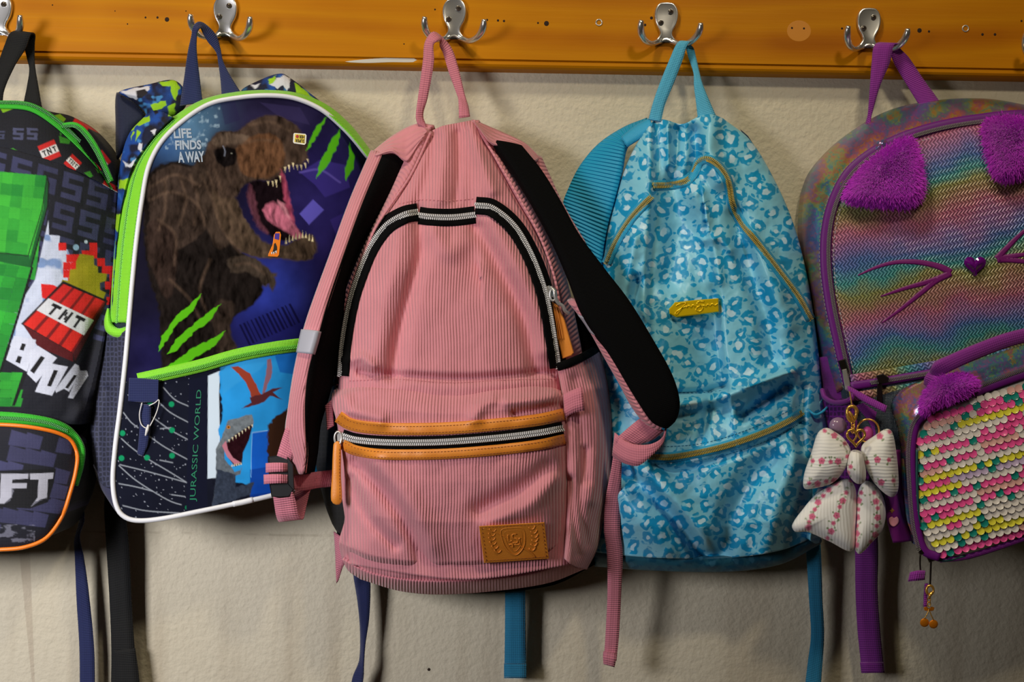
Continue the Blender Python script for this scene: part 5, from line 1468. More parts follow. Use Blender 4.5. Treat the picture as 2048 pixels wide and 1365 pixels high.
    sk([(526, 420), (546, 404), (566, 420), (590, 450), (604, 474), (594, 478), (572, 464), (546, 450)], C(168, 92, 112), 40)
    sk([(556, 402), (572, 412), (586, 440), (574, 434)], C(196, 128, 142), 20, .8)
    sk([(562, 338), (574, 370), (584, 420), (588, 446), (578, 430), (566, 384)], C(150, 64, 88), 24)
    tooth = C(206, 190, 150)
    for (x, y, l, a) in [(586, 326, 12, .1), (594, 330, 10, .1), (602, 330, 10, .1), (610, 326, 12, .15), (578, 330, 13, .05), (552, 360, 16, .1), (545, 362, 12, .1), (560, 352, 13, .1), (570, 334, 12, 0), (536, 363, 8, .1), (615, 318, 8, .2)]:
        p.poly([(x - 2.2, y), (x + 2.2, y), (x + a * l, y + l)], tooth, 1.3)
    for k in range(9):
        x = 572 + k * 6.6; y = 484 - 12 * math.sin(k / 8 * 2.2) + (k > 6) * 5
        p.poly([(x - 2.2, y + 4), (x + 2.2, y + 4), (x + .5, y - 8 - 3 * (k % 2))], tooth, 1.3)
    for q in ([(304, 372), (350, 350), (400, 372)], [(300, 400), (345, 384), (395, 410), (410, 450)], [(318, 440), (350, 470), (348, 530)], [(402, 350), (425, 400), (446, 460), (480, 505)], [(414, 345), (440, 400), (470, 470)], [(430, 340), (448, 392), (490, 470)],
              [(360, 350), (372, 400), (360, 450)], [(380, 350), (396, 400), (388, 450)], [(330, 360), (330, 420), (318, 460)], [(500, 250), (540, 244), (580, 262)], [(482, 288), (520, 280), (556, 284)], [(520, 505), (560, 508), (610, 512)], [(470, 530), (500, 528), (530, 548)], [(340, 560), (380, 600), (400, 640)], [(420, 520), (400, 580), (420, 640)]):
        p.line(q, 5, C(98, 78, 64), 6, .45, 20)
    # skin texture
    i = p.box(286, 228, 640, 745)
    br = p.c[i][:, 0] > p.c[i][:, 2] * 1.04
    k = np.where(br, np.clip(0.15 + 1.7 * fbm(X[i] / 7 + 3 * nz[i], Y[i] / 20, 4, 4) + .9 * (nf[i] - .45) + .8 * (nz[i] - .47), .15, 2.2), 1.0)
    p.c[i] *= k[:, None]
    g = C(86, 176, 24)
    for q in ([(655, 232), (641, 262), (622, 292), (612, 303), (618, 280), (634, 252)], [(681, 256), (676, 292), (654, 332), (633, 357), (640, 325), (664, 280)], [(698, 285), (710, 312), (706, 338), (692, 362), (690, 335), (700, 312)],
              [(402, 587), (386, 624), (352, 650), (336, 680), (316, 705), (324, 672), (352, 632), (380, 610)], [(441, 607), (420, 642), (384, 668), (356, 700), (334, 709), (352, 680), (392, 644)], [(452, 662), (432, 690), (404, 708), (372, 728), (322, 742), (352, 722), (380, 700), (420, 680)]):
        p.poly(q, g, 1.5, .95, 2.0)
    # ---- lower pocket picture
    zl_ = np.interp(X, [240, 280, 330, 400, 470, 540, 600, 660], [766, 758, 747, 731, 711, 697, 690, 684])
    low = np.nonzero(Y > zl_)[0]
    p.c[low] = np.array(C(24, 26, 38)) * (0.8 + .5 * nz[low])[:, None]
    st = low[(X[low] < 378)]
    r = hashn(np.floor(X[st] / 2.2), np.floor(Y[st] / 2.2), 4)
    p.mix(st, np.where(r > .982, .55, 0), C(170, 176, 190))
    wl = C(150, 156, 166)
    for q in ([(327, 776), (350, 800), (377, 813)], [(318, 805), (340, 825), (376, 845)], [(247, 826), (262, 845), (276, 856)], [(305, 835), (340, 860), (376, 880)], [(243, 878), (262, 895), (290, 915), (340, 945), (374, 966)], [(240, 930), (300, 945), (374, 966)],
              [(298, 873), (330, 895), (376, 920)], [(238, 932), (270, 960), (320, 992), (345, 1005), (362, 1010)], [(238, 968), (270, 974), (305, 983)], [(246, 1012), (290, 1022), (360, 1027)], [(321, 858), (342, 856)], [(343, 990), (370, 994)], [(320, 921), (345, 926)]):
        p.line(q, 2.2, wl, 1.4, .85, 16)
    for (x, y) in ((343, 809), (344, 861), (344, 912), (294, 916), (243, 917), (245, 867), (300, 806), (376, 1016)):
        p.disc(x, y, 5.6, C(24, 140, 92), 1.5)
    p.poly([(378, 760), (416, 750), (414, 960), (416, 1030), (372, 1030)], C(24, 26, 42), 1.5)
    p.poly([(416, 752), (440, 742), (438, 790), (440, 880), (436, 956), (415, 958)], C(206, 222, 236), 1.5)
    p.poly([(438, 744), (470, 725), (530, 705), (660, 690), (660, 960), (560, 980), (437, 960), (440, 900), (438, 860), (446, 820), (440, 780)], C(42, 148, 220), 2, 1, 2)
    p.poly([(550, 712), (600, 698), (660, 690), (660, 760), (560, 745)], C(30, 110, 196), 2)
    p.poly([(505, 865), (545, 860), (545, 985), (500, 990)], C(24, 92, 196), 1.5)
    p.poly([(500, 940), (560, 930), (560, 990), (500, 995)], C(18, 60, 150), 1.5, .8)
    p.line([(504, 866), (535, 862)], 1.4, C(150, 200, 240)); p.line([(504, 866), (502, 955)], 1.2, C(120, 180, 240))
    i = p.box(438, 690, 640, 960)
    p.c[i] *= (0.8 + .45 * nz[i])[:, None]
    p.poly([(440, 732), (500, 712), (540, 716), (520, 740), (470, 770), (446, 790)], C(60, 160, 226), 4, .5)
    # flying reptile
    for q, c in (([(462, 735), (476, 732), (500, 748), (512, 770), (525, 795), (515, 808), (505, 800), (494, 770), (478, 750)], C(150, 62, 44)), ([(535, 720), (542, 718), (545, 745), (534, 775), (528, 795), (524, 790), (532, 750)], C(140, 96, 110)),
                 ([(500, 795), (520, 790), (532, 785), (545, 778), (566, 776), (545, 786), (565, 800), (540, 792), (528, 805), (505, 812), (484, 818), (502, 805)], C(86, 40, 44))):
        p.poly(q, c, 1.6, 1, 1, 0)
    # brown reptile at the pocket's right
    p.poly([(535, 850), (560, 830), (580, 815), (600, 850), (600, 960), (540, 955), (535, 900)], C(56, 34, 24), 3, 1, 3)
    # grey reptile head
    gs = C(112, 120, 126)
    p.poly([(446, 868), (456, 842), (478, 836), (492, 830), (504, 830), (508, 846), (500, 858), (480, 866), (462, 884), (446, 900), (434, 930), (432, 900)], gs, 1.6, 1, 1)
    p.poly([(432, 905), (446, 890), (450, 920), (470, 945), (484, 940), (484, 934), (480, 950), (462, 956), (440, 975), (436, 1008), (424, 1016), (432, 960)], C(96, 104, 112), 1.6, 1, 1)
    p.poly([(434, 940), (470, 950), (470, 975), (510, 965), (500, 990), (440, 1008), (424, 1014)], C(52, 60, 76), 2, 1, 2)
    p.poly([(446, 894), (470, 870), (506, 848), (498, 880), (486, 906), (484, 928), (470, 934), (456, 916)], C(40, 16, 22), 1.4)
    p.poly([(444, 892), (452, 882), (456, 900), (466, 916), (482, 926), (470, 930), (454, 914)], C(190, 120, 136), 1.4)
    for k in range(8):
        t = k / 7.0; x = 458 + t * 46; y = 880 - t * 30
        p.poly([(x - 1.6, y), (x + 1.8, y - 1), (x + 1, y + 6)], C(226, 214, 180), 1.2)
    for k in range(5):
        x = 464 + k * 4.5; y = 934 - k * 1.0
        p.poly([(x - 1.6, y), (x + 1.6, y), (x, y - 6)], C(220, 206, 170), 1.2)
    p.disc(457, 855, 3.6, C(196, 120, 40)); p.disc(457, 855, 1.5, C(20, 12, 8))
    i = p.box(424, 828, 510, 1016)
    gy = np.abs(p.c[i][:, 0] - p.c[i][:, 2]) < .06
    p.c[i] *= np.where(gy, .6 + .9 * fbm(X[i] / 4, Y[i] / 5, 3, 3), 1)[:, None]
    return np.clip(p.c, 0, 1)

def ddino(u, v, x, y):
    return 110 - (x - 240) * 0.05 + (y - 600) * 0.03 + 6 * pr(u, 2.2, 1.0) * pr(v, 2.2, 1.0) - 34 * u ** 7 + 4 * (fbm(x / 120, y / 140, 3, 2) - .4)
Td = [(300, 335), (325, 287), (365, 247), (420, 212), (480, 199), (540, 195), (590, 201), (640, 223), (680, 256), (708, 285), (735, 318)]
Ld = [(300, 335), (287, 400), (276, 480), (268, 560), (261, 640), (254, 720), (243, 820), (233, 900), (228, 970), (240, 1020)]
Rd = [(735, 318), (746, 380), (734, 450), (700, 530), (668, 620), (648, 700), (638, 800), (636, 900), (640, 952)]
Bd = [(240, 1020), (264, 1037), (310, 1037), (400, 1020), (480, 1003), (560, 984), (640, 952)]
df_ = coons('front_panel', Td, Rd, Bd, Ld, ddino, 280, 500, M_PRINTV, dino, back=20, paint=paint_dino)
# white piping
pip = Bd[::-1][0:] ; pip = [(640, 957), (560, 987), (480, 1006), (400, 1023), (310, 1040), (262, 1040), (237, 1022), (226, 972), (230, 900), (240, 820), (251, 720), (258, 640), (265, 560), (273, 480), (284, 400), (297, 334), (322, 285), (363, 244), (419, 208), (480, 195), (540, 191), (591, 197), (642, 219), (683, 253), (711, 283), (737, 317)]
ptube('piping', pip, 2.3, M_WHITEP, dino, 220, 10, df=lambda x, y: df_.d(x, y), lift=0.5)
ptube('piping_join', [(466, 1009), (486, 1005), (506, 1000)], 2.7, M_WHITEP, dino, 10, 10, df=lambda x, y: df_.d(x, y), lift=.5)
# lime zip gusset
oc = [(220, 645), (224, 560), (231, 480), (243, 400), (263, 335), (298, 283), (343, 237), (403, 200), (470, 184), (540, 180), (600, 187), (653, 209), (697, 245), (727, 281), (750, 314)]
ic = [(257, 645), (265, 560), (273, 480), (284, 400), (297, 334), (322, 285), (363, 244), (419, 208), (480, 195), (540, 191), (591, 197), (642, 219), (683, 253), (711, 283), (737, 317)]
def dl(u, v, x, y):
    base = 108 - (x - 240) * 0.05 + (y - 600) * 0.03
    return base - 1 - (1 - u) * np.interp(v, [0, .3, 1], [26, 22, 16]) + 3 * pr(u, 2, .7)
lime = coons('zip_gusset', [oc[0], ic[0]], ic, [oc[-1], ic[-1]], oc, dl, 12, 160, M_LIME, dino, back=40)
mid = [((a[0] * .62 + b[0] * .38), (a[1] * .62 + b[1] * .38)) for a, b in zip(oc, ic)]
teeth('zip_teeth', mid[:7], 3.6, lime.d, 0.2, M_LIMET, lime.obj, 3.4, h=1.2)
M_GTH = mat('green_thread', C(90, 170, 30), .8)
stitches('stitching', [(a[0] * .14 + b[0] * .86, a[1] * .14 + b[1] * .86) for a, b in zip(oc, ic)], lime.d, .2, M_GTH, lime.obj, 7, .6, 4.5)

def paint_side(X, Y):
    p = Paint(X, Y, C(14, 20, 48)); nz = fbm(X / 30, Y / 30, 9, 3)
    p.mix(np.arange(len(X)), np.clip((nz - .42) * 7, 0, 1), C(20, 70, 150))
    p.mix(np.arange(len(X)), np.clip((fbm(X / 22, Y / 22, 31, 3) - .56) * 14, 0, 1), C(20, 18, 26))
    p.mix(np.arange(len(X)), np.clip((fbm(X / 14, Y / 14, 17, 2) - .52) * 9, 0, .8), C(70, 140, 200))
    lg_ = C(150, 200, 30)
    for q in ([(252, 250), (270, 236), (300, 232), (300, 244), (285, 250), (272, 252), (262, 262)], [(318, 165), (350, 160), (360, 175), (352, 200), (345, 190), (340, 172), (325, 172)], [(300, 210), (330, 200), (334, 212), (306, 222)], [(265, 262), (270, 265), (262, 280)], [(275, 260), (282, 264), (272, 282)],
              [(335, 215), (350, 205), (350, 235), (338, 232)], [(238, 360), (262, 358), (258, 380), (238, 376)], [(232, 430), (244, 425), (242, 470), (230, 460)], [(226, 520), (236, 520), (232, 560)], [(536, 160), (552, 152), (552, 160), (540, 170)], [(590, 165), (615, 185), (640, 212), (610, 200), (592, 184)]):
        p.poly(q, lg_, 1.5, 1, 2)
    wt = C(206, 206, 214)
    for q in ([(240, 184), (270, 176), (300, 172), (300, 180), (284, 186), (272, 200), (262, 196)], [(278, 286), (284, 288), (284, 300), (296, 306), (286, 308), (276, 298)], [(246, 322), (258, 330), (272, 318), (264, 334), (250, 334)], [(300, 262), (312, 258), (310, 270)],
              [(540, 170), (555, 156), (570, 150), (582, 158), (578, 176), (572, 180), (566, 170), (556, 178), (550, 172)], [(500, 170), (520, 168), (510, 178)]):
        p.poly(q, wt, 1.5, 1, 1.5)
    p.poly([(272, 182), (290, 178), (296, 186), (284, 196), (274, 196)], C(30, 26, 30), 1.5)
    return np.clip(p.c, 0, 1)
coons('side_panel', [(294, 228), (320, 222), (346, 232)], [(346, 234), (300, 282), (265, 334), (246, 398), (234, 478), (228, 560), (224, 645)], [(216, 640), (224, 645)], [(294, 228), (258, 268), (240, 330), (232, 420), (225, 520), (216, 640)],
      lambda u, v, x, y: 58 + 26 * u + 6 * pr(u, 2, .7) + 4 * fbm(x / 14, y / 24, 3), 60, 200, M_PRINTF, dino, back=24, paint=paint_side, kd=False)
pillow('shoulder_strap', [(238, 184), (300, 168), (345, 160), (366, 175), (372, 212), (340, 236), (300, 244), (288, 222), (262, 200)], 44, 14, M_PRINTF, dino, paint_side, n=120, rings=40)
pillow('strap_lining', [(233, 185), (250, 192), (275, 206), (292, 232), (272, 258), (248, 300), (234, 320), (231, 250)], 36, 12, M_NAVY, dino, n=60, rings=16)
pillow('shoulder_strap', [(482, 184), (520, 160), (562, 147), (582, 157), (612, 180), (648, 214), (610, 225), (540, 210)], 40, 13, M_PRINTF, dino, paint_side, n=120, rings=40)
# mesh side pocket with lime edge
coons('mesh_pocket', [(212, 655), (235, 670), (258, 655)], [(258, 655), (250, 740), (240, 830), (230, 910), (227, 975)], [(192, 952), (210, 975), (227, 975)], [(212, 655), (202, 720), (187, 800), (180, 880), (192, 952)],
      lambda u, v, x, y: 66 + 42 * u + 8 * pr(u, 2, .7) + folds(x, y, [('g', [(215, 780), (200, 860), (206, 940)], 8, -9)]), 24, 80, M_GMESH, dino, back=26, kd=False)
coons('base_panel', [(186, 930), (205, 960), (228, 968)], [(228, 968), (232, 1000), (244, 1032)], [(222, 1010), (232, 1024), (244, 1032)], [(186, 930), (198, 970), (222, 1010)], lambda u, v, x, y: 70 + 36 * u, 12, 14, M_GREYN, dino, back=26, kd=False)
coons('pocket_lining', [(219, 632), (240, 640), (259, 640)], [(259, 640), (258, 660)], [(216, 652), (236, 664), (258, 660)], [(219, 632), (216, 652)], lambda u, v, x, y: 76 + 28 * u, 10, 10, M_NAVY, dino, back=50, kd=False)
coons('elastic_hem', [(219, 618), (220, 636), (224, 650), (238, 657), (260, 650)], [(260, 650), (260, 666)], [(214, 617), (208, 643), (213, 665), (237, 676), (260, 666)], [(219, 618), (214, 617)], lambda u, v, x, y: 80 + 22 * u + 4 * pr(v, 2, .7), 30, 8, M_LIME, dino, back=70, kd=False)
# pocket zip
zp = [(276, 760), (330, 748), (400, 732), (470, 712), (540, 698), (600, 690), (650, 686)]
tp = band('zip_tape', zp, 13, df_.d, 1.6, M_LIME, dino, 100, 6, 1.4)
teeth('zip_teeth', [(a, b + 3) for a, b in zp], 4.2, df_.d, 2.8, M_LIMET, tp, 3.4, h=1.4)
dz = float(df_.d(np.array([290.]), np.array([780.]))[0])
plate('zip_garage', [(258, 756), (288, 757), (318, 760), (317, 804), (286, 806), (256, 803)], dz + 2, 4, M_NAVYW, dino, 1, 2, label='navy tab over the zip end')
pullt = strap('zip_pull', [(281, 808, dz + 4, 302, 810, dz + 4), (280, 850, dz + 5, 301, 852, dz + 5), (277, 890, dz + 4, 295, 892, dz + 4), (275, 908, dz + 3, 286, 914, dz + 3)], M_NAVYW, dino, 2.5, 24, label='navy cloth zip pull')
M_STRING = mat('white_string', C(214, 210, 206), .6)
ptube('string', [(284, 806, dz + 7), (279, 830, dz + 8), (283, 850, dz + 8), (295, 857, dz + 8), (304, 845, dz + 8), (315, 820, dz + 7), (318, 800, dz + 7), (310, 806, dz + 6), (298, 812, dz + 6)], .55, M_STRING, dino, 60, 6)
ptube('string', [(297, 850, dz + 9), (294, 862, dz + 9.5), (291, 872, dz + 9)], [1.0, 1.7, .8], M_STRING, dino, 16, 6)
# writing and stickers
dcall = lambda x, y: df_.d(x, y)
lettering('JURASSIC WORLD', [(379, 1004), (393, 780), (406, 780), (394, 1004)], dcall, .5, mat('green_print', C(18, 120, 84), .4), dino, .0)
M_GREYPR = mat('pale_print', C(160, 172, 186), .4)
lettering('LIFE', [(346, 257), (382, 257), (384, 276), (348, 277)], dcall, .5, M_GREYPR, dino, .035)
lettering('FINDS', [(350, 281), (402, 280), (403, 299), (351, 300)], dcall, .5, M_GREYPR, dino, .035)
lettering('A WAY', [(355, 304), (408, 302), (410, 324), (357, 326)], dcall, .5, M_GREYPR, dino, .035)
sq = [(589, 266), (611, 268), (613, 271), (612, 287), (609, 290), (588, 287), (586, 284), (587, 268)]
st1 = plate('sticker', sq, dcall, .5, mat('sticker_white', C(235, 232, 220), .4), dino, .1, .6, label='small yellow hero sticker, upside down')
flat('sticker_face', [[(590, 268), (610, 270), (609, 287), (589, 284)]], dcall, .65, mat('sticker_yellow', C(232, 206, 60), .4), st1)
M_STB = mat('sticker_black', C(30, 24, 20), .5)
lettering('SUPER', [(608.5, 286), (590, 284), (590.5, 277.5), (609, 279)], dcall, .9, M_STB, st1, .02)
lettering('HER', [(609, 277.5), (598, 276.5), (598.5, 270), (609, 271)], dcall, .9, M_STB, st1, .02)
plate('sticker_dot', [(594.5 + 3.2 * math.cos(a), 273 + 3.2 * math.sin(a)) for a in np.linspace(0, 6.28, 14, endpoint=False)], lambda x, y: df_.d(x, y) + .8, .2, mat('sticker_red', C(170, 30, 40), .4), st1, .05, .3)
st2 = plate('sticker', [(548, 470), (552, 464), (560, 464), (562, 470), (558, 510), (555, 514), (536, 513), (537, 508), (545, 490)], dcall, .5, mat('sticker_orange', C(240, 130, 24), .4), dino, .1, .6, label='orange sticker with a black paw')
flat('sticker_face', [[(550, 467), (559, 467), (558, 480), (549, 478)]], dcall, .7, mat('sticker_violet', C(70, 50, 150), .4), st2)
flat('sticker_paw', [[(548, 488), (551, 486), (554, 494), (554, 500), (550, 506), (544, 507), (547, 498)]], dcall, .7, M_STB, st2)
flat('sticker_claw', [[(546, 505), (549, 503), (548, 510)], [(550, 503), (553, 501), (553, 508)], [(542, 506), (545, 504), (544, 510)]], dcall, .8, M_WHITEP, st2)
# hang loop and tails
strap('hang_loop', [(360, 212, 52, 405, 205, 56), (368, 160, 54, 399, 155, 56), (376, 105, 56, 393, 100, 58), (384, 68, 56, 394, 66, 58), (386, 54, 56, 398, 58, 58), (396, 44, 52, 402, 56, 54), (410, 48, 48, 406, 66, 50), (432, 70, 44, 416, 84, 46), (441, 98, 44, 432, 104, 46), (446, 122, 48, 437, 128, 48), (460, 150, 52, 441, 158, 52), (486, 192, 58, 444, 196, 58)], M_NAVYW, dino, 1.5, 90)
strap('strap_tail', [(702, 1120, 30, 738, 1120, 30), (708, 1160, 28, 741, 1172, 28), (716, 1212, 26, 738, 1240, 26), (721, 1270, 24, 730, 1290, 28), (719, 1322, 24, 727, 1330, 30), (706, 1354, 24, 727, 1352, 28), (700, 1390, 24, 722, 1390, 26)], M_NAVYW, dino, 1.5, 60)
strap('strap_tail', [(161, 900, 30, 175, 900, 30), (161, 950, 28, 171, 950, 28), (161, 1000, 27, 166, 1008, 30), (159, 1044, 26, 168, 1042, 30), (149, 1081, 26, 159, 1074, 28), (150, 1114, 26, 167, 1112, 26), (153, 1193, 24, 177, 1183, 24), (159, 1297, 22, 188, 1297, 22), (160, 1400, 22, 190, 1400, 22)], M_NAVYW, dino, 1.5, 70)
# ------------------------------------------------------------------ black backpack with block-world print
M_GRN = webbing('green_zip_tape', C(40, 178, 24), 3.0, .6, .0003)
M_GRNT = mat('green_zip_teeth', C(24, 140, 16), .45)
M_ORANGE = mat('orange_piping', C(236, 122, 26), .4)
M_BWEB = webbing('black_webbing', C(8, 8, 9), 3.4, .85, sheen=0.0)
blk = thing('backpack', P(-60, 1095, 60), 'black backpack with pixel block print and green zips, cut off at left', 'backpack', 'school bags hanging on the rail')

def fives(p, q, col, u0, v0, w, h):
    """blocky five made of bars, in the frame q"""
    for (a, b, c, d) in ((0, 0, 1, .2), (0, 0, .3, .55), (0, .4, 1, .6), (.7, .4, 1, 1), (0, .8, 1, 1)):
        p.poly([q(u0 + a * w, v0 + b * h), q(u0 + c * w, v0 + b * h), q(u0 + c * w, v0 + d * h), q(u0 + a * w, v0 + d * h)], col, 1.6)

def paint_block(X, Y):
    p = Paint(X, Y, C(20, 21, 32)); nz = fbm(X / 30, Y / 30, 4, 3)
    q = quadmap((-30, 290), (240, 370), (200, 640), (-70, 560))
    for r in range(5):
        for c in range(6):
            k = 1.0 - .3 * hashn(c, r, 3)
            col = tuple(np.array(C(56, 58, 92)) * k)
            fives(p, q, col, .02 + c * .19 - .03 * (r % 2), .02 + r * .235, .145, .19)
    # sky and cloud behind the blast
    p.poly([(97, 440), (98, 470), (120, 472), (118, 496), (135, 500), (160, 560), (130, 640), (70, 700), (10, 690), (20, 640), (70, 560)], C(198, 206, 226), 1.6)
    i = p.box(5, 440, 165, 700)
    blu = p.c[i][:, 2] > .5
    p.mix(i, np.where(blu, np.clip((fbm(X[i] / 24, Y[i] / 24, 7, 2) - .40) * 12, 0, 1), 0), C(120, 146, 190))
    # plain green block figure reduced to a wall of green squares
    qg = quadmap((-40, 340), (94, 352), (70, 560), (-60, 540))
    gq = [qg(0, 0), qg(1, 0), qg(1, 1), qg(0, 1)]
    p.poly(gq, C(20, 120, 44), 1.5)
    for r in range(9):
        for c in range(6):
            k = hashn(c + 3, r, 9)
            col = tuple(np.array(C(24, 132, 44)) * (1 - k) + np.array(C(60, 178, 52)) * k)
            p.poly([qg(c / 6, r / 9), qg((c + 1) / 6, r / 9), qg((c + 1) / 6, (r + 1) / 9), qg(c / 6, (r + 1) / 9)], col, 1.2)
    p.poly([(94, 352), (97, 366), (96, 410), (84, 452), (62, 536), (58, 524), (72, 470), (86, 420)], C(14, 84, 34), 1.5)
    p.poly([(-60, 500), (58, 512), (62, 536), (-60, 512)], C(14, 92, 36), 1.4)
    p.line([(94, 352), (97, 366), (96, 410), (62, 536)], 3, C(8, 18, 12)); p.line([(94, 354), (84, 420), (56, 512), (-10, 505)], 2, C(8, 30, 16))
    qh = quadmap((-60, 520), (64, 536), (0, 740), (-110, 720))
    for r in range(9):
        for c in range(5):
            k = hashn(c + 8, r, 5)
            col = tuple(np.array(C(18, 118, 40)) * (1 - k) + np.array(C(44, 168, 48)) * k)
            p.poly([qh(c / 5, r / 9), qh((c + 1) / 5, r / 9), qh((c + 1) / 5, (r + 1) / 9), qh(c / 5, (r + 1) / 9)], col, 1.2)
    p.line([(64, 537), (40, 620), (4, 735), (0, 750)], 5, C(6, 10, 10))
    for r in range(4):
        for c in range(3):
            k = hashn(c + 2, r, 6)
            x0 = -20 + c * 22; y0 = 745 + r * 17
            p.poly([(x0, y0), (x0 + 22, y0 + 1), (x0 + 18, y0 + 18), (x0 - 4, y0 + 17)], tuple(np.array(C(18, 118, 40)) * (1 - k) + np.array(C(52, 172, 48)) * k), 1.2)
    p.poly([(46, 745), (54, 748), (30, 812), (24, 812)], C(6, 8, 10), 1.4)
    # blast
    red = C(214, 26, 24)
    def blocks(cells, col, x0, y0, s):
        for (a, b) in cells: p.poly([(x0 + a * s, y0 + b * s), (x0 + (a + 1) * s, y0 + b * s), (x0 + (a + 1) * s, y0 + (b + 1) * s), (x0 + a * s, y0 + (b + 1) * s)], col, 1.2)
    blocks([(0, 0), (4, 0), (3, 1), (4, 1), (1, 1.5), (2, 1.5), (.6, 2.5), (1.6, 2.5), (.6, 3.5), (1.2, 4.5), (0.8, 5.5), (2, 5.5), (5, 2), (5.6, 3), (6.3, 3), (6.6, 4), (6, 5), (6.6, 6), (-2, 6), (-1, 6.4), (6.2, 7)], red, 117, 486, 15.5)
    p.poly([(160, 508), (188, 512), (188, 530), (196, 534), (196, 546), (214, 548), (212, 562), (200, 566), (200, 580), (212, 586), (206, 600), (120, 575), (124, 560), (138, 562), (140, 540), (152, 538), (152, 524)], C(150, 140, 14), 1.3)
    p.poly([(82, 568), (106, 570), (118, 576), (100, 600), (84, 596)], red, 1.3)
    p.disc(152, 495, 6, C(140, 176, 206), 1.4); p.disc(172, 484, 3.4, C(190, 206, 226), 1.4)
    # dynamite block
    p.poly([(126, 562), (216, 602), (152, 728), (42, 648)], C(12, 8, 12), 1.6)
    qt = quadmap((126, 568), (211, 604), (146, 706), (46, 648))
    def face(u0, u1, v0, v1, col): p.poly([qt(u0, v0), qt(u1, v0), qt(u1, v1), qt(u0, v1)], col, 1.3)
    face(0, 1, 0, 1, C(120, 14, 16))
    for k in range(4):
        face(k * .25 + .02, k * .25 + .21, .0, .36, C(206, 30, 28)); face(k * .25 + .02, k * .25 + .21, .66, 1.0, C(214, 36, 26))
    face(0, 1, .36, .66, C(214, 216, 220))
    bk = C(16, 14, 18)
    def tee(u): face(u, u + .2, .40, .46, bk); face(u + .075, u + .125, .40, .62, bk)
    tee(.14); tee(.66)
    face(.41, .46, .40, .62, bk); face(.54, .59, .40, .62, bk); face(.46, .50, .44, .52, bk); face(.50, .54, .50, .58, bk)
    p.poly([(46, 650), (146, 707), (146, 724), (76, 694)], C(84, 8, 16), 1.4)
    p.poly([(146, 707), (211, 606), (206, 620), (150, 722)], C(66, 10, 16), 1.4)
    # BOOM
    wh = C(206, 210, 226)
    p.poly([(28, 672), (72, 680), (66, 706), (54, 744), (12, 720)], wh, 1.3)
    for q_ in ([(44, 687), (52, 689), (47, 702), (39, 700)], [(36, 712), (44, 714), (40, 728), (31, 724)]): p.poly(q_, bk, 1.2)
    p.poly([(66, 700), (76, 692), (114, 716), (72, 766), (54, 748)], wh, 1.3); p.poly([(82, 712), (90, 716), (68, 748), (60, 742)], bk, 1.2)
    p.poly([(96, 726), (136, 734), (104, 792), (70, 784)], wh, 1.3); p.poly([(108, 740), (116, 742), (102, 774), (94, 772)], bk, 1.2)
    p.poly([(150, 728), (158, 732), (160, 742), (174, 742), (176, 752), (146, 798), (136, 796), (148, 768), (138, 784), (128, 778), (112, 786), (110, 780), (136, 746)], C(190, 194, 208), 1.3)
    p.poly([(148, 750), (154, 752), (136, 778), (130, 776)], bk, 1.2)
    p.poly([(60, 760), (100, 796), (140, 800), (180, 760), (190, 860), (-10, 850), (20, 800)], C(8, 8, 11), 1.5, .0)
    p.c *= (0.85 + .3 * nz)[:, None]
    return np.clip(p.c, 0, 1)

Tm = [(-480, 345), (-300, 296), (-150, 283), (0, 294), (60, 309), (130, 331), (185, 356), (232, 382)]
Rm = [(232, 382), (229, 480), (220, 600), (203, 690), (184, 770), (162, 850)]
def dm(u, v, x, y): return 106 - 40 * np.clip((x - 40) / 190, 0, 1) ** 2 - 40 * np.clip((-260 - x) / 220, 0, 1) ** 2 + 6 * pr(v, 2, .6) + 4 * (fbm(x / 70, y / 80, 3) - .45) + folds(x, y, [('g', [(200, 640), (180, 720), (170, 800)], 16, -8), ('g', [(150, 840), (180, 780)], 14, 5)])
bf = coons('front_panel', Tm, Rm, [(-480, 870), (-200, 850), (0, 846), (162, 850)], [(-480, 345), (-500, 600), (-480, 870)], dm, 430, 320, M_PRINTF, blk, back=16, paint=paint_block)

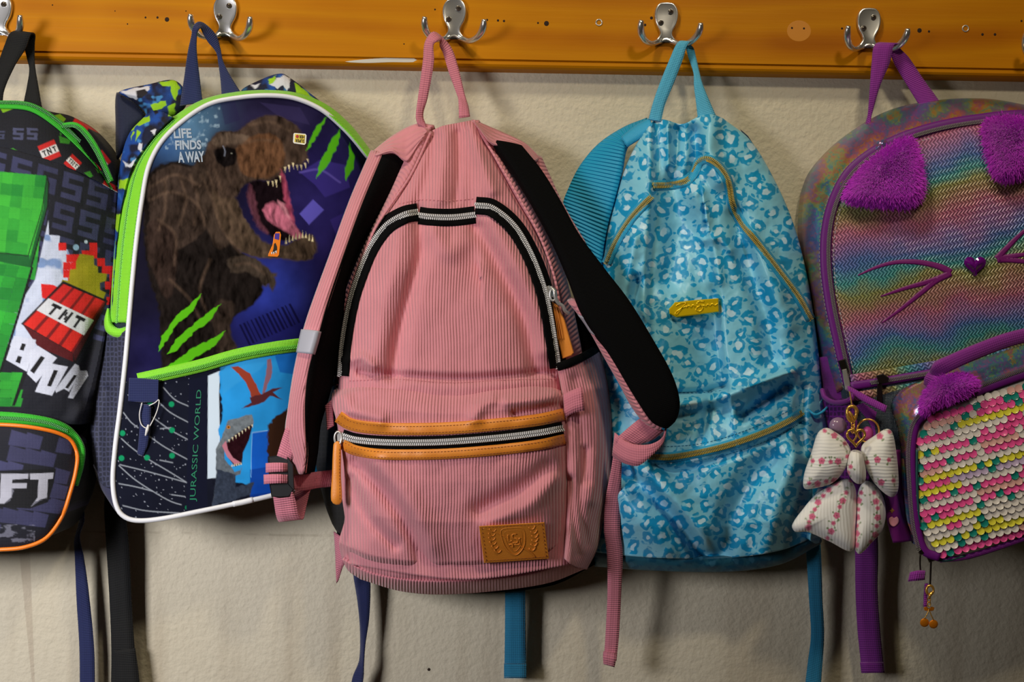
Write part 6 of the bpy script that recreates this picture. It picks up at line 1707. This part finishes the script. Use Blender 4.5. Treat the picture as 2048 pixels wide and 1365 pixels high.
def paint_top(X, Y):
    p = Paint(X, Y, C(19, 21, 32)); nz = fbm(X / 30, Y / 30, 4, 3)
    def flag(x, y, a, s):
        c, d = math.cos(a), math.sin(a)
        q = lambda u, v: (x + s * (u * c - v * d), y + s * (u * d + v * c))
        for v0, v1, col in ((0, .28, C(200, 34, 34)), (.28, .72, C(222, 220, 222)), (.72, 1, C(200, 34, 34))):
            p.poly([q(0, v0), q(1, v0), q(1, v1), q(0, v1)], col, 1.3)
        ink = C(20, 18, 22)
        for u in (.10, .70):
            p.poly([q(u, .34), q(u + .22, .34), q(u + .22, .42), q(u, .42)], ink, 1.0); p.poly([q(u + .08, .4), q(u + .15, .4), q(u + .15, .66), q(u + .08, .66)], ink, 1.0)
        p.line([q(.41, .66), q(.41, .36), q(.59, .64), q(.59, .34)], .075 * s, ink, 1.0)
    flag(75, 293, -.4, 36); flag(150, 236, .55, 34); flag(204, 300, .9, 30); flag(145, 308, .75, 26); flag(210, 360, .5, 34); flag(-60, 260, .2, 36)
    for q in ([(118, 272), (142, 280), (138, 288), (120, 286)], [(168, 346), (180, 342), (186, 352), (180, 356)], [(190, 336), (206, 346), (196, 346)], [(14, 302), (26, 296), (38, 304), (24, 306)], [(120, 264), (123, 268), (120, 274)]): p.poly(q, C(56, 140, 40), 1.3)
    for q in ([(0, 216), (32, 210), (30, 216), (6, 226)], [(106, 232), (120, 228), (132, 238), (128, 244), (112, 238)]): p.poly(q, C(120, 170, 24), 1.3)
    for (x, y) in ((26, 256), (54, 256)):
        q2 = quadmap((x, y), (x + 22, y + 1), (x + 20, y + 24), (x, y + 23)); fives(p, q2, C(72, 76, 108), 0, 0, 1, 1)
    q2 = quadmap((-6, 262), (10, 262), (8, 278), (-8, 278)); fives(p, q2, C(60, 64, 92), 0, 0, 1, 1)
    p.c *= (0.85 + .3 * nz)[:, None]
    return np.clip(p.c, 0, 1)
Tt = [(-480, 335), (-300, 232), (-150, 208), (0, 209), (60, 214), (110, 243), (160, 288), (205, 338), (228, 376)]
tf = coons('top_panel', Tt, [(228, 376), (232, 384)], Tm, [(-480, 335), (-480, 345)], lambda u, v, x, y: 84 + 22 * np.sin(v * 1.5) - 36 * np.clip((x - 40) / 190, 0, 1) ** 2 - 40 * np.clip((-260 - x) / 220, 0, 1) ** 2, 360, 70, M_PRINTF, blk, back=18, paint=paint_top)
coons('back_panel', [(40, 206), (96, 222), (150, 236), (200, 282), (226, 330), (234, 380)], [(234, 380), (230, 382), (226, 382)], [(40, 220), (110, 250), (160, 296), (200, 345), (226, 382)], [(40, 206), (40, 220)],
      lambda u, v, x, y: 52 + 14 * v + 6 * pr(v, 2, .7), 150, 50, M_PRINTF, blk, back=14, paint=paint_top, kd=False)
tz = band('zip_tape', Tt[1:], [5, 7, 8, 9, 7], tf.d, 1.5, M_GRN, blk, 120, 4, 1.2)
teeth('zip_teeth', Tt[1:], 3.4, tf.d, 2.6, M_GRNT, tz, 3.2, shift=-4, h=1.2)
tz2 = band('zip_tape', [(124, 250), (150, 250), (170, 266), (192, 298), (208, 330), (222, 362)], [4, 6, 6, 5, 4], lambda x, y: 0 * x + 78, 2, M_GRN, blk, 50, 4, 1.2)
teeth('zip_teeth', [(124, 250), (150, 250), (170, 266), (192, 298), (208, 330), (222, 362)], 3.2, 78, 3.2, M_GRNT, tz2, 3.2, shift=3, h=1.2)
coons('zip_opening', [(136, 256), (150, 254), (166, 268)], [(166, 268), (190, 300), (218, 358)], [(200, 336), (218, 358)], [(136, 256), (160, 290), (200, 336)], lambda u, v, x, y: 74 + 0 * u, 10, 20, M_BLACKF, blk, back=60, kd=False)
coons('side_panel', [(226, 378), (238, 384)], [(238, 384), (242, 480), (236, 600), (222, 700), (206, 800), (190, 900), (172, 960)], [(140, 960), (172, 960)], [(226, 378), (226, 480), (216, 600), (200, 690), (180, 770), (158, 850), (140, 960)],
      lambda u, v, x, y: 66 - 26 * u + 5 * pr(u, 2, .7), 10, 60, M_BLACKF, blk, back=14, kd=False)
def paint_low(X, Y):
    p = Paint(X, Y, C(20, 21, 32)); nz = fbm(X / 30, Y / 30, 4, 3)
    q = quadmap((-40, 850), (150, 880), (120, 1090), (-60, 1070))
    for r in range(7):
        for c in range(6):
            k = hashn(c, r, 12)
            if k > .45:
                col = tuple(np.array(C(58, 58, 92)) * (.5 + .6 * k))
                p.poly([q(c / 6, r / 7), q((c + 1) / 6, r / 7 + .02), q((c + 1) / 6 - .02, (r + 1) / 7), q(c / 6 - .02, (r + 1) / 7)], col, 1.6)
    p.poly([(-10, 942), (112, 938), (108, 965), (96, 1005), (60, 1018), (-10, 1014)], C(12, 12, 18), 1.5)
    for q_ in ([(2, 948), (57, 948), (56, 958), (25, 960), (24, 967), (54, 967), (53, 977), (24, 978), (23, 995), (8, 1008), (-6, 1008), (0, 996)], [(60, 948), (107, 946), (106, 958), (96, 959), (94, 996), (80, 1000), (62, 1014), (75, 996), (77, 960), (60, 960)]):
        p.poly(q_, C(176, 176, 188), 1.2)
    p.poly([(24, 996), (24, 978), (28, 982), (20, 1002), (8, 1009)], C(110, 110, 124), 1.2); p.poly([(94, 998), (80, 1002), (62, 1014), (70, 1004)], C(110, 110, 124), 1.2)
    p.c *= (0.8 + .4 * nz)[:, None]
    i = p.box(-20, 1050, 70, 1085); p.mix(i, np.clip((fbm(X[i] / 16, Y[i] / 8, 6, 3) - .45) * 4, 0, .4), C(150, 150, 170))
    return np.clip(p.c, 0, 1)
lp = coons('front_pocket', [(-480, 885), (-200, 852), (0, 848), (90, 858), (136, 876), (152, 906)], [(152, 906), (151, 940), (140, 985), (124, 1030)], [(-480, 1120), (-200, 1108), (0, 1097), (50, 1092), (92, 1074), (124, 1030)], [(-480, 885), (-500, 1000), (-480, 1120)],
           lambda u, v, x, y: 122 - 22 * np.clip((x - 20) / 130, 0, 1) ** 2 + 6 * pr(v, 2.5, .6), 380, 150, M_PRINTF, blk, back=30, paint=paint_low)
ptube('piping', [(-300, 868), (-200, 854), (0, 850), (90, 860), (138, 878), (154, 908), (152, 942), (140, 988), (124, 1034), (92, 1077), (50, 1095), (0, 1100), (-200, 1110)], 1.9, M_ORANGE, blk, 120, 8, df=lp.d, lift=.5)
lz = band('zip_tape', [(-300, 842), (-200, 832), (0, 836), (90, 845), (134, 862), (160, 896), (160, 930), (150, 972)], [13, 13, 13, 12, 12, 10, 8, 5], lambda x, y: 118 - 24 * np.clip((x - 20) / 130, 0, 1) ** 2, 2, M_GRN, blk, 100, 5, 1.5)
teeth('zip_teeth', [(-300, 842), (-200, 832), (0, 836), (90, 845), (134, 862)], 3.6, lambda x, y: 118 - 24 * np.clip((x - 20) / 130, 0, 1) ** 2, 3.4, M_GRNT, lz, 3.4, h=1.2)
# hang loop and hanging strap
strap('hang_loop', [(-34, 215, 56, 4, 215, 58), (-22, 180, 56, 8, 180, 58), (-4, 130, 54, 30, 130, 56), (10, 90, 52, 52, 95, 54), (22, 66, 50, 62, 68, 54), (42, 64, 44, 70, 70, 46), (48, 90, 40, 69, 88, 42), (55, 120, 42, 69, 118, 42), (59, 140, 44, 71, 140, 44), (54, 175, 48, 77, 175, 48), (48, 205, 52, 84, 215, 52), (46, 225, 54, 88, 228, 54)], M_BWEB, blk, 1.6, 80)
strap('strap_tail', [(214, 960, 34, 250, 960, 34), (209, 1015, 30, 252, 1030, 30), (213, 1090, 26, 258, 1098, 26), (219, 1193, 22, 263, 1200, 22), (223, 1297, 20, 269, 1297, 20), (222, 1400, 18, 280, 1400, 18)], M_BWEB, blk, 1.8, 60)
strap('strap_end_fold', [(229, 1302, 22, 270, 1297, 22), (232, 1340, 22, 276, 1340, 22), (236, 1400, 22, 282, 1400, 22)], M_BWEB, blk, 2.2, 14)
